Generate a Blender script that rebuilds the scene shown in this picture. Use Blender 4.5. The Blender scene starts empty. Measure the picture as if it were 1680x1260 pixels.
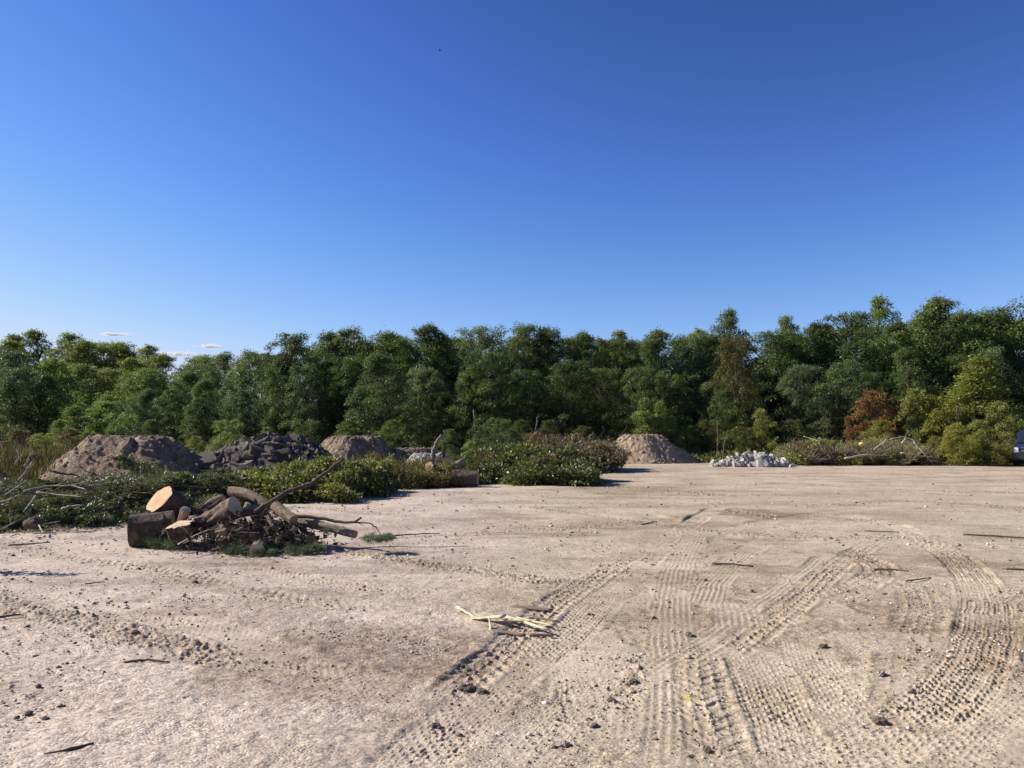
import bpy, bmesh, math, random
import numpy as np
from mathutils import Vector, Matrix, Euler
sc = bpy.context.scene
COL = sc.collection
RAD = math.radians
# ------------------------------------------------------------------ camera, sky, sun, exposure
CAMH = 1.6
PITCH = math.atan(82.0 / 1260.0)
cam = bpy.data.objects.new('camera', bpy.data.cameras.new('camera'))
COL.objects.link(cam)
cam.location = (0, 0, CAMH)
cam.rotation_euler = (RAD(90) + PITCH, 0, 0)
cam.data.sensor_width = 36
cam.data.lens = 27.0
cam.data.clip_start = 0.05
cam.data.clip_end = 9000
sc.camera = cam
SUN_EL, SUN_ROT, EXPO = RAD(33), RAD(-80), 1.0
world = bpy.data.worlds.new('World')
sc.world = world
world.use_nodes = True
wn = world.node_tree
sky = wn.nodes.new('ShaderNodeTexSky')
sky.sky_type = 'NISHITA'
sky.sun_disc = False
sky.sun_elevation = SUN_EL
sky.sun_rotation = SUN_ROT
sky.ozone_density = 3
sky.dust_density = 0.2
s1 = wn.nodes.new('ShaderNodeVectorMath'); s1.operation = 'SCALE'; s1.inputs['Scale'].default_value = .2
s2 = wn.nodes.new('ShaderNodeGamma'); s2.inputs[1].default_value = 1.85
s3 = wn.nodes.new('ShaderNodeVectorMath'); s3.operation = 'MULTIPLY'
s3.inputs[1].default_value = (.39, .365, .445)
scv = wn.nodes.new('ShaderNodeRGBCurve')
for ci, pts in ((0, [(0, 0), (.2, .2), (.35, .31), (.5, .385), (1, .45)]), (1, [(0, 0), (.19, .19), (.3, .26), (.425, .32), (.6, .365), (1, .42)]), (2, [(0, 0), (.2, .205), (.31, .312), (.4, .365), (.465, .40), (.6, .46), (.8, .485), (1, .49)])):
    cu = scv.mapping.curves[ci]
    for k_, p_ in enumerate(pts):
        if k_ in (0, len(pts) - 1): cu.points[0 if k_ == 0 else -1].location = p_
        else: cu.points.new(*p_)
scv.mapping.extend = 'HORIZONTAL'; scv.mapping.update()
s4 = wn.nodes.new('ShaderNodeVectorMath'); s4.operation = 'SCALE'; s4.inputs['Scale'].default_value = 2 / (2 ** EXPO) / .1
wn.links.new(s3.outputs[0], scv.inputs['Color']); wn.links.new(scv.outputs[0], s4.inputs[0])
wn.links.new(sky.outputs[0], s1.inputs[0]); wn.links.new(s1.outputs[0], s2.inputs[0])
wn.links.new(s2.outputs[0], s3.inputs[0]); wn.links.new(s4.outputs[0], wn.nodes['Background'].inputs[0])
wn.nodes['Background'].inputs[1].default_value = .1
sun = bpy.data.objects.new('sun', bpy.data.lights.new('sun', 'SUN'))
COL.objects.link(sun)
sun.data.energy = 4.4
sun.data.angle = RAD(.53)
sun.data.color = (1, .95, .86)
sd = Vector((math.sin(SUN_ROT) * math.cos(SUN_EL), math.cos(SUN_ROT) * math.cos(SUN_EL), math.sin(SUN_EL)))
sun.rotation_euler = sd.to_track_quat('Z', 'Y').to_euler()
sun.location = sd * 60
vs = sc.view_settings
vs.view_transform = 'Standard'; vs.look = 'None'; vs.exposure = EXPO; vs.gamma = 1; vs.use_curve_mapping = False

sc.cycles.transparent_max_bounces = 32
# ------------------------------------------------------------------ helpers
R3 = random.Random(7)
RN = np.random.default_rng(11)
def ray(px, py):
    x = (px - 840) / 1260.0; y = (630 - py) / 1260.0
    c, s = math.cos(PITCH), math.sin(PITCH)
    return np.array([x, c - y * s, s + y * c])
def gp(px, py):                       # point of the photo on the ground
    d = ray(px, py); t = -CAMH / d[2]
    return np.array([d[0] * t, d[1] * t, 0.0])
def at(px, py, Y):                    # point of the photo at distance Y
    d = ray(px, py); t = Y / d[1]
    return np.array([d[0] * t, Y, CAMH + d[2] * t])
def gx(px, Y): return at(px, 712, Y)[0]

def _h(ix, iy, seed):
    h = (ix.astype(np.int64) * 374761393 + iy.astype(np.int64) * 668265263 + seed * 1442695041) & 0xFFFFFFFF
    h = ((h ^ (h >> 13)) * 1274126177) & 0xFFFFFFFF
    h = h ^ (h >> 16)
    return (h & 0xFFFF) / 32767.5 - 1.0
def vn(x, y, seed=0):                 # value noise -1..1
    xf = np.floor(x); yf = np.floor(y)
    fx = x - xf; fy = y - yf
    fx = fx * fx * (3 - 2 * fx); fy = fy * fy * (3 - 2 * fy)
    a = _h(xf, yf, seed); b = _h(xf + 1, yf, seed); c = _h(xf, yf + 1, seed); d = _h(xf + 1, yf + 1, seed)
    return (a * (1 - fx) + b * fx) * (1 - fy) + (c * (1 - fx) + d * fx) * fy
def fbm(x, y, w, n=4, seed=0, g=.5):
    s = 0; a = 1; t = 0
    for k in range(n):
        s = s + a * vn(x / w + 17.3 * k, y / w - 9.1 * k, seed + k); t += a; a *= g; w *= .5
    return s / t
def sst(a, b, x):
    t = np.clip((x - a) / (b - a), 0, 1); return t * t * (3 - 2 * t)

def np_mesh(name, V, F, smooth=False, attrs=None, cols=None):
    me = bpy.data.meshes.new(name)
    V = np.asarray(V, np.float32)
    nv = len(V)
    me.vertices.add(nv); me.vertices.foreach_set('co', V.ravel())
    if not isinstance(F, list): F = [F]
    F = [np.asarray(f, np.int32) for f in F if len(f)]
    nl = sum(f.size for f in F); nf = sum(len(f) for f in F)
    me.loops.add(nl); me.loops.foreach_set('vertex_index', np.concatenate([f.ravel() for f in F]))
    me.polygons.add(nf)
    tot = np.concatenate([np.full(len(f), f.shape[1], np.int32) for f in F])
    st = np.concatenate([[0], np.cumsum(tot)[:-1]]).astype(np.int32)
    me.polygons.foreach_set('loop_start', st)
    me.polygons.foreach_set('loop_total', tot)
    if smooth: me.polygons.foreach_set('use_smooth', np.ones(nf, bool))
    for k, a in (cols or {}).items():
        at_ = me.attributes.new(k, 'FLOAT_COLOR', 'POINT')
        c = np.ones((nv, 4), np.float32); c[:, :3] = a
        at_.data.foreach_set('color', c.ravel())
    me.update(calc_edges=True)
    return me
class Geo:
    def __init__(s): s.v = []; s.q = []; s.t = []; s.n = 0; s.c = []
    def add(s, V, Q=None, T=None, c=0.5):
        V = np.asarray(V, float).reshape(-1, 3)
        if Q is not None and len(Q): s.q.append(np.asarray(Q) + s.n)
        if T is not None and len(T): s.t.append(np.asarray(T) + s.n)
        s.v.append(V); s.n += len(V)
        s.c.append(np.broadcast_to(np.asarray(c, float), (len(V),)))
    def tube(s, P, R, seg=6, cap=True, rough=0, seed=0, c=.5):
        P = np.asarray(P, float); R = np.broadcast_to(np.asarray(R, float), (len(P),))
        T = np.gradient(P, axis=0); T /= np.linalg.norm(T, axis=1)[:, None] + 1e-9
        up = np.array([0, 0, 1.]) if abs(T[0, 2]) < .9 else np.array([1., 0, 0])
        a = np.linspace(0, 2 * np.pi, seg, endpoint=False)
        V = []
        N = np.cross(T[0], up); N /= np.linalg.norm(N)
        arc = 0
        for i in range(len(P)):
            N = N - T[i] * N.dot(T[i]); N /= np.linalg.norm(N) + 1e-9
            B = np.cross(T[i], N)
            r = R[i]
            if rough:
                if i: arc += np.linalg.norm(P[i] - P[i - 1])
                r = r * (1 + rough * vn(np.cos(a) * 3 + 7 + seed, np.sin(a) * 3 + arc * 4, seed) + rough * .7 * vn(a * 4, np.full(seg, arc * 9), seed + 3))
            V.append(P[i] + (np.cos(a) * r)[:, None] * N + (np.sin(a) * r)[:, None] * B)
        n = len(P); V = np.concatenate(V)
        i = np.arange(n - 1)[:, None] * seg; j = np.arange(seg)[None]
        j2 = (j + 1) % seg
        Q = np.stack([i + j, i + j2, i + seg + j2, i + seg + j], -1).reshape(-1, 4)
        Tt = []
        if cap:
            V = np.concatenate([V, P[:1], P[-1:]])
            c0, c1 = n * seg, n * seg + 1
            for k in range(seg):
                Tt.append((c0, (k + 1) % seg, k)); Tt.append((c1, (n - 1) * seg + k, (n - 1) * seg + (k + 1) % seg))
        s.add(V, Q, np.array(Tt) if Tt else None, c)
    def leaves(s, P, D, N, L, W, c=.5, fold=.18, tipw=0.0):
        P = np.asarray(P); n = len(P)
        D = D / (np.linalg.norm(D, axis=1)[:, None] + 1e-9)
        S = np.cross(D, N); S /= np.linalg.norm(S, axis=1)[:, None] + 1e-9
        Nn = np.cross(S, D)
        L = np.broadcast_to(L, (n,))[:, None]; W = np.broadcast_to(W, (n,))[:, None]
        M = P + D * L * .45
        V = np.stack([P, M + S * W / 2 + Nn * W * fold, P + D * L, M - S * W / 2 + Nn * W * fold], 1).reshape(-1, 3)
        Q = np.arange(4 * n).reshape(-1, 4)
        cc = np.repeat(np.broadcast_to(c, (n,)), 4)
        s.add(V, Q, None, cc)
    def mesh(s, name, smooth=False):
        V = np.concatenate(s.v); C = np.concatenate(s.c)
        F = []
        if s.q: F.append(np.concatenate(s.q))
        if s.t: F.append(np.concatenate(s.t))
        return np_mesh(name, V, F, smooth, cols={'tone': np.repeat(C[:, None], 3, 1)})

def tag(o, label=None, cat=None, group=None, kind=None):
    if label: o['label'] = label
    if cat: o['category'] = cat
    if group: o['group'] = group
    if kind: o['kind'] = kind
    return o
def link(name, me, mat=None, parent=None, loc=(0, 0, 0)):
    o = bpy.data.objects.new(name, me); COL.objects.link(o)
    if mat and not me.materials: me.materials.append(mat)
    o.parent = parent; o.location = loc
    return o
def empty(name, loc=(0, 0, 0), rot=(0, 0, 0), scale=(1, 1, 1)):
    o = bpy.data.objects.new(name, None); COL.objects.link(o)
    o.location = loc; o.rotation_euler = rot; o.scale = scale; o.empty_display_size = .2
    return o
def copy_tree(o, parent=None):
    c = o.copy(); COL.objects.link(c); c.parent = parent
    for ch in list(o.children):
        copy_tree(ch, c)
    return c

# ------------------------------------------------------------------ materials
def mat(name):
    m = bpy.data.materials.new(name); m.use_nodes = True
    return m, m.node_tree, m.node_tree.nodes['Principled BSDF']
def node(nt, t, **k):
    n = nt.nodes.new(t)
    for a, b in k.items():
        if a == 'op': n.operation = b
        elif a.startswith('i_'): n.inputs[a[2:].replace('_', ' ')].default_value = b
        else: setattr(n, a, b)
    return n
def ramp(nt, src, stops):
    r = nt.nodes.new('ShaderNodeValToRGB')
    e = r.color_ramp.elements
    while len(e) < len(stops): e.new(.5)
    for i, (p, c) in enumerate(stops):
        e[i].position = p; e[i].color = (*c, 1)
    nt.links.new(src, r.inputs[0]); return r.outputs[0]
def mixc(nt, f, a, b, mode='MIX'):
    m = nt.nodes.new('ShaderNodeMix'); m.data_type = 'RGBA'; m.blend_type = mode
    for s, v in ((0, f), (6, a), (7, b)):
        if hasattr(v, 'is_output'): nt.links.new(v, m.inputs[s])
        elif s == 0: m.inputs[0].default_value = v
        else: m.inputs[s].default_value = (*v, 1)
    return m.outputs[2]
def noise(nt, vec, scale, detail=4, rough=.55, out=0):
    n = nt.nodes.new('ShaderNodeTexNoise'); n.inputs['Scale'].default_value = scale
    n.inputs['Detail'].default_value = detail; n.inputs['Roughness'].default_value = rough
    nt.links.new(vec, n.inputs['Vector']); return n.outputs[out]
def math_(nt, op, a, b=None):
    m = nt.nodes.new('ShaderNodeMath'); m.operation = op
    for i, v in enumerate((a, b)):
        if v is None: continue
        if hasattr(v, 'is_output'): nt.links.new(v, m.inputs[i])
        else: m.inputs[i].default_value = v
    return m.outputs[0]
def bump(nt, bsdf, h, strength, dist, prev=None):
    b = nt.nodes.new('ShaderNodeBump'); b.inputs['Strength'].default_value = strength; b.inputs['Distance'].default_value = dist
    nt.links.new(h, b.inputs['Height'])
    if prev is not None: nt.links.new(prev, b.inputs['Normal'])
    if bsdf: nt.links.new(b.outputs[0], bsdf.inputs['Normal'])
    return b.outputs[0]

def leaf_mat(name, dark, mid, light, accent=None, acc=.1, trans=.32, rough=.5):
    m, nt, b = mat(name)
    g = nt.nodes.new('ShaderNodeNewGeometry'); oi = nt.nodes.new('ShaderNodeObjectInfo')
    at_ = nt.nodes.new('ShaderNodeAttribute'); at_.attribute_name = 'tone'
    v = math_(nt, 'ADD', math_(nt, 'MULTIPLY', g.outputs['Random Per Island'], .38), math_(nt, 'MULTIPLY', at_.outputs['Fac'], .32))
    v = math_(nt, 'ADD', v, math_(nt, 'MULTIPLY', oi.outputs['Random'], .32))
    c = ramp(nt, v, [(.12, dark), (.5, mid), (.88, light)])
    if accent:
        r2 = math_(nt, 'FRACT', math_(nt, 'MULTIPLY', g.outputs['Random Per Island'], 37.7))
        thr = math_(nt, 'GREATER_THAN', r2, 1 - acc)
        c = mixc(nt, thr, c, accent)
    nt.links.new(c, b.inputs['Base Color'])
    b.inputs['Roughness'].default_value = rough; b.inputs['Specular IOR Level'].default_value = .35
    tr = nt.nodes.new('ShaderNodeBsdfTranslucent')
    tc = mixc(nt, 1.0, c, (1.0, 1.15, .55), 'MULTIPLY')
    nt.links.new(tc, tr.inputs['Color'])
    mx = nt.nodes.new('ShaderNodeMixShader'); mx.inputs[0].default_value = trans
    nt.links.new(b.outputs[0], mx.inputs[1]); nt.links.new(tr.outputs[0], mx.inputs[2])
    nt.links.new(mx.outputs[0], nt.nodes['Material Output'].inputs[0])
    return m
def rough_mat(name, c0, c1, scale=8, rough=.9, bs=.6, bd=.02, detail=6, stretch=None, third=None, rnd=0.0):
    m, nt, b = mat(name)
    tc = nt.nodes.new('ShaderNodeTexCoord'); vec = tc.outputs['Object']
    if stretch:
        mp = nt.nodes.new('ShaderNodeMapping'); mp.inputs['Scale'].default_value = stretch
        nt.links.new(vec, mp.inputs[0]); vec = mp.outputs[0]
    n = noise(nt, vec, scale, detail, .65)
    st = [(.3, c0), (.7, c1)]
    if third: st = [(.28, c0), (.52, c1), (.75, third)]
    c = ramp(nt, n, st)
    if rnd:
        oi = nt.nodes.new('ShaderNodeObjectInfo')
        k = math_(nt, 'ADD', math_(nt, 'MULTIPLY', oi.outputs['Random'], 2 * rnd), 1 - rnd)
        hs = nt.nodes.new('ShaderNodeHueSaturation'); nt.links.new(k, hs.inputs['Value']); nt.links.new(c, hs.inputs['Color']); c = hs.outputs[0]
    nt.links.new(c, b.inputs['Base Color']); b.inputs['Roughness'].default_value = rough
    b.inputs['Specular IOR Level'].default_value = .25
    n2 = noise(nt, vec, scale * 3.1, 5, .6)
    bump(nt, b, math_(nt, 'ADD', n, math_(nt, 'MULTIPLY', n2, .5)), bs, bd)
    return m
def plain(name, c, rough=.5, metal=0, spec=.5):
    m, nt, b = mat(name)
    b.inputs['Base Color'].default_value = (*c, 1); b.inputs['Roughness'].default_value = rough
    b.inputs['Metallic'].default_value = metal; b.inputs['Specular IOR Level'].default_value = spec
    tc = nt.nodes.new('ShaderNodeTexCoord')
    n = noise(nt, tc.outputs['Object'], 6, 3)
    cc = mixc(nt, math_(nt, 'MULTIPLY', n, .35), c, tuple(x * .6 for x in c)); nt.links.new(cc, b.inputs['Base Color'])
    return m

M = {}
M['locust'] = leaf_mat('locust_leaf', (0.057, 0.081, 0.028), (0.107, 0.141, 0.046), (0.183, 0.214, 0.077))
M['locust_blue'] = leaf_mat('grey_green_leaf', (0.069, 0.096, 0.042), (0.126, 0.161, 0.072), (0.214, 0.245, 0.118))
M['olive'] = leaf_mat('olive_leaf', (0.120, 0.139, 0.042), (0.234, 0.243, 0.066), (0.382, 0.369, 0.113))
M['willow'] = leaf_mat('willow_leaf', (0.104, 0.138, 0.042), (0.199, 0.244, 0.078), (0.317, 0.361, 0.126))
M['brown'] = leaf_mat('brown_leaf', (.075, .052, .024), (.15, .092, .036), (.22, .135, .055), (.07, .10, .03), .45)
M['yellow'] = leaf_mat('yellow_leaf', (0.129, 0.136, 0.036), (0.258, 0.245, 0.058), (0.438, 0.374, 0.091), (.40, .30, .07), .06)
M['red'] = leaf_mat('red_leaf', (.14, .048, .032), (.27, .095, .052), (.42, .19, .09), (.12, .14, .045), .30)
M['darkred'] = leaf_mat('dark_red_leaf', (.045, .015, .018), (.09, .028, .028), (.13, .05, .04), (.05, .06, .03), .25)
M['bright'] = leaf_mat('bright_leaf', (0.073, 0.086, 0.024), (0.146, 0.161, 0.043), (0.257, 0.239, 0.090), (.48, .36, .20), .07, trans=.42)
M['laurel'] = leaf_mat('glossy_dark_leaf', (0.059, 0.070, 0.019), (0.113, 0.131, 0.035), (0.221, 0.216, 0.073), (.34, .34, .24), .04, trans=.22, rough=.33)
M['wilted'] = leaf_mat('wilted_leaf', (.065, .058, .028), (.125, .100, .050), (.20, .155, .085), (.36, .22, .15), .16)
M['drybrown'] = leaf_mat('dry_conifer', (0.063, 0.060, 0.022), (0.132, 0.113, 0.040), (0.218, 0.172, 0.066), (.21, .11, .05), .1)
M['needle'] = leaf_mat('conifer_needle', (0.068, 0.088, 0.034), (0.135, 0.156, 0.058), (0.237, 0.242, 0.092), (.20, .13, .06), .10, trans=.15)
M['pine'] = leaf_mat('pine_needle', (0.064, 0.098, 0.054), (0.120, 0.162, 0.081), (0.208, 0.232, 0.122), trans=.2)
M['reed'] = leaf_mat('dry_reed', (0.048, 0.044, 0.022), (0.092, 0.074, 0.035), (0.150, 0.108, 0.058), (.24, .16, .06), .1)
M['weed'] = leaf_mat('weed_leaf', (0.046, 0.064, 0.022), (0.092, 0.108, 0.035), (0.172, 0.171, 0.061), (.22, .16, .05), .1)
M['trunk'] = rough_mat('tree_bark', (.045, .036, .028), (.13, .105, .08), 12, bd=.03)
M['twig'] = rough_mat('twig_bark', (.06, .045, .033), (.16, .12, .09), 20, bd=.005)
M['paletwig'] = rough_mat('pale_dead_wood', (.24, .20, .155), (.42, .36, .29), 16, bd=.006)
M['darktwig'] = rough_mat('dark_branch_bark', (.05, .037, .028), (.12, .088, .066), 20, bd=.006)
M['bark'] = rough_mat('rough_dark_bark', (.018, .012, .009), (.085, .058, .042), 9, bd=.04, bs=.9, third=(.17, .12, .09))
M['redbark'] = rough_mat('reddish_flaking_bark', (.05, .032, .022), (.15, .095, .065), 11, bd=.03, bs=.9, third=(.32, .26, .21))
M['palebark'] = rough_mat('pale_pine_bark', (.11, .075, .048), (.29, .215, .145), 13, bd=.015)
M['greybark'] = rough_mat('grey_brown_bark', (.075, .060, .042), (.20, .165, .12), 15, bd=.02, third=(.30, .26, .20))
M['soil'] = rough_mat('heap_soil', (.085, .056, .036), (.19, .132, .088), 3.0, bd=.12, bs=1.0, third=(.37, .27, .185), detail=9)
M['sand'] = rough_mat('heap_sand', (.13, .088, .056), (.275, .20, .135), 1.7, bd=.09, bs=.9, third=(.38, .29, .195), detail=9)
M['asphalt'] = rough_mat('broken_asphalt', (.060, .048, .041), (.140, .114, .098), 14, bd=.012, rnd=.35)
M['asphaltbase'] = rough_mat('crumbled_asphalt', (.055, .043, .037), (.15, .118, .095), 6, bd=.08, bs=.9)
M['concrete'] = rough_mat('broken_concrete', (.22, .20, .18), (.40, .37, .335), 7, bd=.015, rnd=.22)
M['palegravel'] = rough_mat('pale_crushed_stone', (.22, .20, .185), (.42, .40, .375), 6, bd=.06)
M['plank'] = rough_mat('split_pale_wood', (.42, .33, .20), (.68, .58, .40), 30, bd=.003, stretch=(1, 8, 8))
M['brownwood'] = rough_mat('weathered_brown_wood', (.14, .10, .07), (.24, .18, .13), 30, bd=.003, stretch=(1, 8, 8))
M['clod'] = rough_mat('dark_damp_clod', (.075, .056, .045), (.20, .155, .12), 25, bd=.01)
M['stone'] = rough_mat('ground_stone', (.20, .16, .13), (.42, .35, .29), 40, bd=.004)
def cut_mat(name, c0, c1, heart):
    m, nt, b = mat(name)
    tc = nt.nodes.new('ShaderNodeTexCoord')
    dn = noise(nt, tc.outputs['Object'], 9, 3, out=1)
    off = nt.nodes.new('ShaderNodeVectorMath'); off.operation = 'MULTIPLY_ADD'
    nt.links.new(dn, off.inputs[0]); off.inputs[1].default_value = (.05, .05, 0); nt.links.new(tc.outputs['Object'], off.inputs[2])
    sp = nt.nodes.new('ShaderNodeSeparateXYZ'); nt.links.new(off.outputs[0], sp.inputs[0])
    r = math_(nt, 'SQRT', math_(nt, 'ADD', math_(nt, 'MULTIPLY', sp.outputs[0], sp.outputs[0]), math_(nt, 'MULTIPLY', sp.outputs[1], sp.outputs[1])))
    rg = math_(nt, 'MULTIPLY_ADD', math_(nt, 'SINE', math_(nt, 'MULTIPLY', r, 330.)), .5)
    base = ramp(nt, rg, [(.0, c0), (1., c1)])
    hn = ramp(nt, r, [(.0, (1, 1, 1)), (.16, (0, 0, 0))])
    c = mixc(nt, math_(nt, 'MULTIPLY', hn, .5), base, heart)
    bl = noise(nt, tc.outputs['Object'], 7, 5)
    c = mixc(nt, ramp(nt, bl, [(.45, (0, 0, 0)), (.75, (.7, .7, .7))]), c, heart)
    nt.links.new(c, b.inputs['Base Color']); b.inputs['Roughness'].default_value = .85
    bump(nt, b, noise(nt, tc.outputs['Object'], 60, 4), .5, .004)
    return m
M['cut_fresh'] = cut_mat('fresh_sawn_wood', (.40, .25, .125), (.50, .33, .18), (.33, .14, .06))
M['cut_pale'] = cut_mat('pale_sawn_wood', (.42, .31, .20), (.54, .42, .28), (.34, .22, .13))
M['cut_brown'] = cut_mat('brown_sawn_wood', (.25, .15, .085), (.34, .21, .12), (.20, .11, .06))

# ------------------------------------------------------------------ ground sheet with tyre tracks
def catmull(P, step=.12):
    P = [np.asarray(p)[:2] for p in P]
    P = [2 * P[0] - P[1]] + P + [2 * P[-1] - P[-2]]
    out = []
    for i in range(1, len(P) - 2):
        a, b, c, d = P[i - 1:i + 3]
        n = max(2, int(np.linalg.norm(c - b) / step))
        for k in range(n):
            t = k / n
            out.append(.5 * ((2 * b) + (c - a) * t + (2 * a - 5 * b + 4 * c - d) * t * t + (3 * b - a - 3 * c + d) * t ** 3))
    out.append(P[-2]); return np.array(out)
# (photo points, width m, style, depth m, strength)
TR = [
 ([(640, 1290), (740, 1190), (850, 1102), (930, 1040), (1005, 968), (1070, 910), (1120, 868), (1180, 832)], .42, 'block', .014, 1.0),
 ([(700, 1165), (775, 1110), (835, 1058), (905, 995), (975, 948), (1040, 910)], .34, 'lug', .026, 1.0),
 ([(1110, 1290), (1120, 1180), (1112, 1080), (1105, 990), (1120, 920), (1150, 868)], .40, 'rib', .012, 1.0),
 ([(1070, 1120), (1130, 1085), (1215, 1030), (1310, 960), (1375, 908)], .44, 'rib', .016, 1.0),
 ([(1190, 1075), (1250, 1030), (1320, 975), (1370, 930), (1440, 885)], .36, 'lug', .026, 1.0),
 ([(1463, 1215), (1490, 1140), (1492, 1060), (1510, 1000), (1490, 960), (1430, 935)], .44, 'lug', .017, .9),
 ([(1310, 1040), (1340, 1100), (1380, 1160), (1430, 1215), (1470, 1290)], .42, 'block', .013, .9),
 ([(1140, 1060), (1150, 1130), (1168, 1190), (1195, 1290)], .36, 'lug', .024, 1.0),
 ([(1225, 1060), (1260, 1130), (1290, 1200), (1320, 1290)], .42, 'block', .022, 1.0),
 ([(928, 1110), (925, 1150), (920, 1185)], .13, 'lug', .03, 1.0),
 ([(985, 1125), (985, 1165), (978, 1200)], .16, 'lug', .036, 1.0),
 ([(1045, 1075), (1040, 1120), (1030, 1170)], .15, 'churn', .035, 1.0),
 ([(-60, 960), (40, 1000), (150, 1022), (217, 1040), (290, 1060), (360, 1080), (440, 1098)], .42, 'churn', .015, 1.0),
 ([(360, 1070), (440, 1095), (540, 1125), (640, 1145), (740, 1160)], .42, 'block', .010, .6),
 ([(100, 965), (200, 993), (267, 1007), (333, 1027), (417, 1057), (500, 1093), (600, 1120), (720, 1135)], .38, 'block', .011, .8),
 ([(20, 895), (100, 915), (233, 933), (300, 948), (380, 965), (470, 985), (570, 998), (680, 1010)], .42, 'lug', .015, .9),
 ([(400, 925), (500, 948), (600, 965), (760, 975)], .36, 'block', .013, .9),
 ([(520, 900), (620, 912), (720, 928), (860, 948), (960, 962)], .40, 'churn', .018, .8),
 ([(960, 795), (1030, 800), (1110, 806), (1210, 814)], .55, 'churn', .03, 1.0),
 ([(1180, 838), (1240, 846), (1280, 852)], .5, 'churn', .03, 1.0),
 ([(1110, 885), (1180, 872), (1300, 850), (1460, 830)], .4, 'rib', .016, .8),
 ([(1380, 905), (1440, 930), (1420, 955), (1340, 985)], .4, 'lug', .025, .9),
 ([(860, 830), (1000, 850), (1160, 870), (1330, 880), (1500, 884)], .4, 'churn', .014, .6),
 ([(1690, 1100), (1600, 1180), (1480, 1270)], .42, 'block', .012, .8),
 ([(1680, 960), (1640, 1010), (1650, 1090), (1690, 1150)], .38, 'lug', .015, .8),
 ([(1080, 950), (1150, 965), (1200, 990), (1215, 1040)], .42, 'rib', .017, .9),
 ([(1150, 1000), (1175, 950), (1225, 905), (1290, 870)], .38, 'rib', .015, .9),
 ([(830, 1290), (900, 1200), (1000, 1130), (1080, 1090)], .4, 'block', .010, .7),
 ([(420, 1030), (560, 1045), (660, 1052), (760, 1080)], .4, 'churn', .010, .5),
 ([(700, 850), (560, 838), (450, 830)], .5, 'churn', .010, .7),
 ([(1240, 790), (1400, 800), (1560, 806), (1700, 808)], .5, 'churn', .020, .8),
 ([(1290, 835), (1450, 822), (1600, 828), (1720, 845)], .5, 'churn', .018, .7),
 ([(700, 880), (860, 870), (1000, 862), (1090, 852)], .5, 'churn', .012, .5),
 ([(1330, 1275), (1420, 1225), (1530, 1165), (1597, 1085), (1618, 1010), (1600, 950), (1550, 905), (1480, 868), (1380, 845)], .46, 'block', .022, 1.15),
]
_r = random.Random(21)
for _i in range(24):        # fainter, older wheel marks crossing the same corner
    _x, _y = _r.uniform(900, 1700), _r.uniform(850, 1250); _a = _r.uniform(-.9, .9)
    _p = gp(_x, _y)[:2]; _d = np.array([math.sin(_a), math.cos(_a)]) * _r.uniform(.6, 1.5); _c = np.array([_d[1], -_d[0]]) * _r.uniform(-.25, .25)
    _q = [_p - _d, _p + _c * .5, _p + _d]
    TR.insert(0, ([tuple(v) for v in _q], _r.uniform(.32, .45), _r.choice(['block', 'rib', 'lug', 'block']), _r.uniform(.008, .015), .9, 1))
TR = [t if len(t) == 6 else (*t, 0) for t in TR]
def tpts(t): return [np.array([*p, 0]) for p in t[0]] if t[5] else [gp(*p) for p in t[0]]
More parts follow.
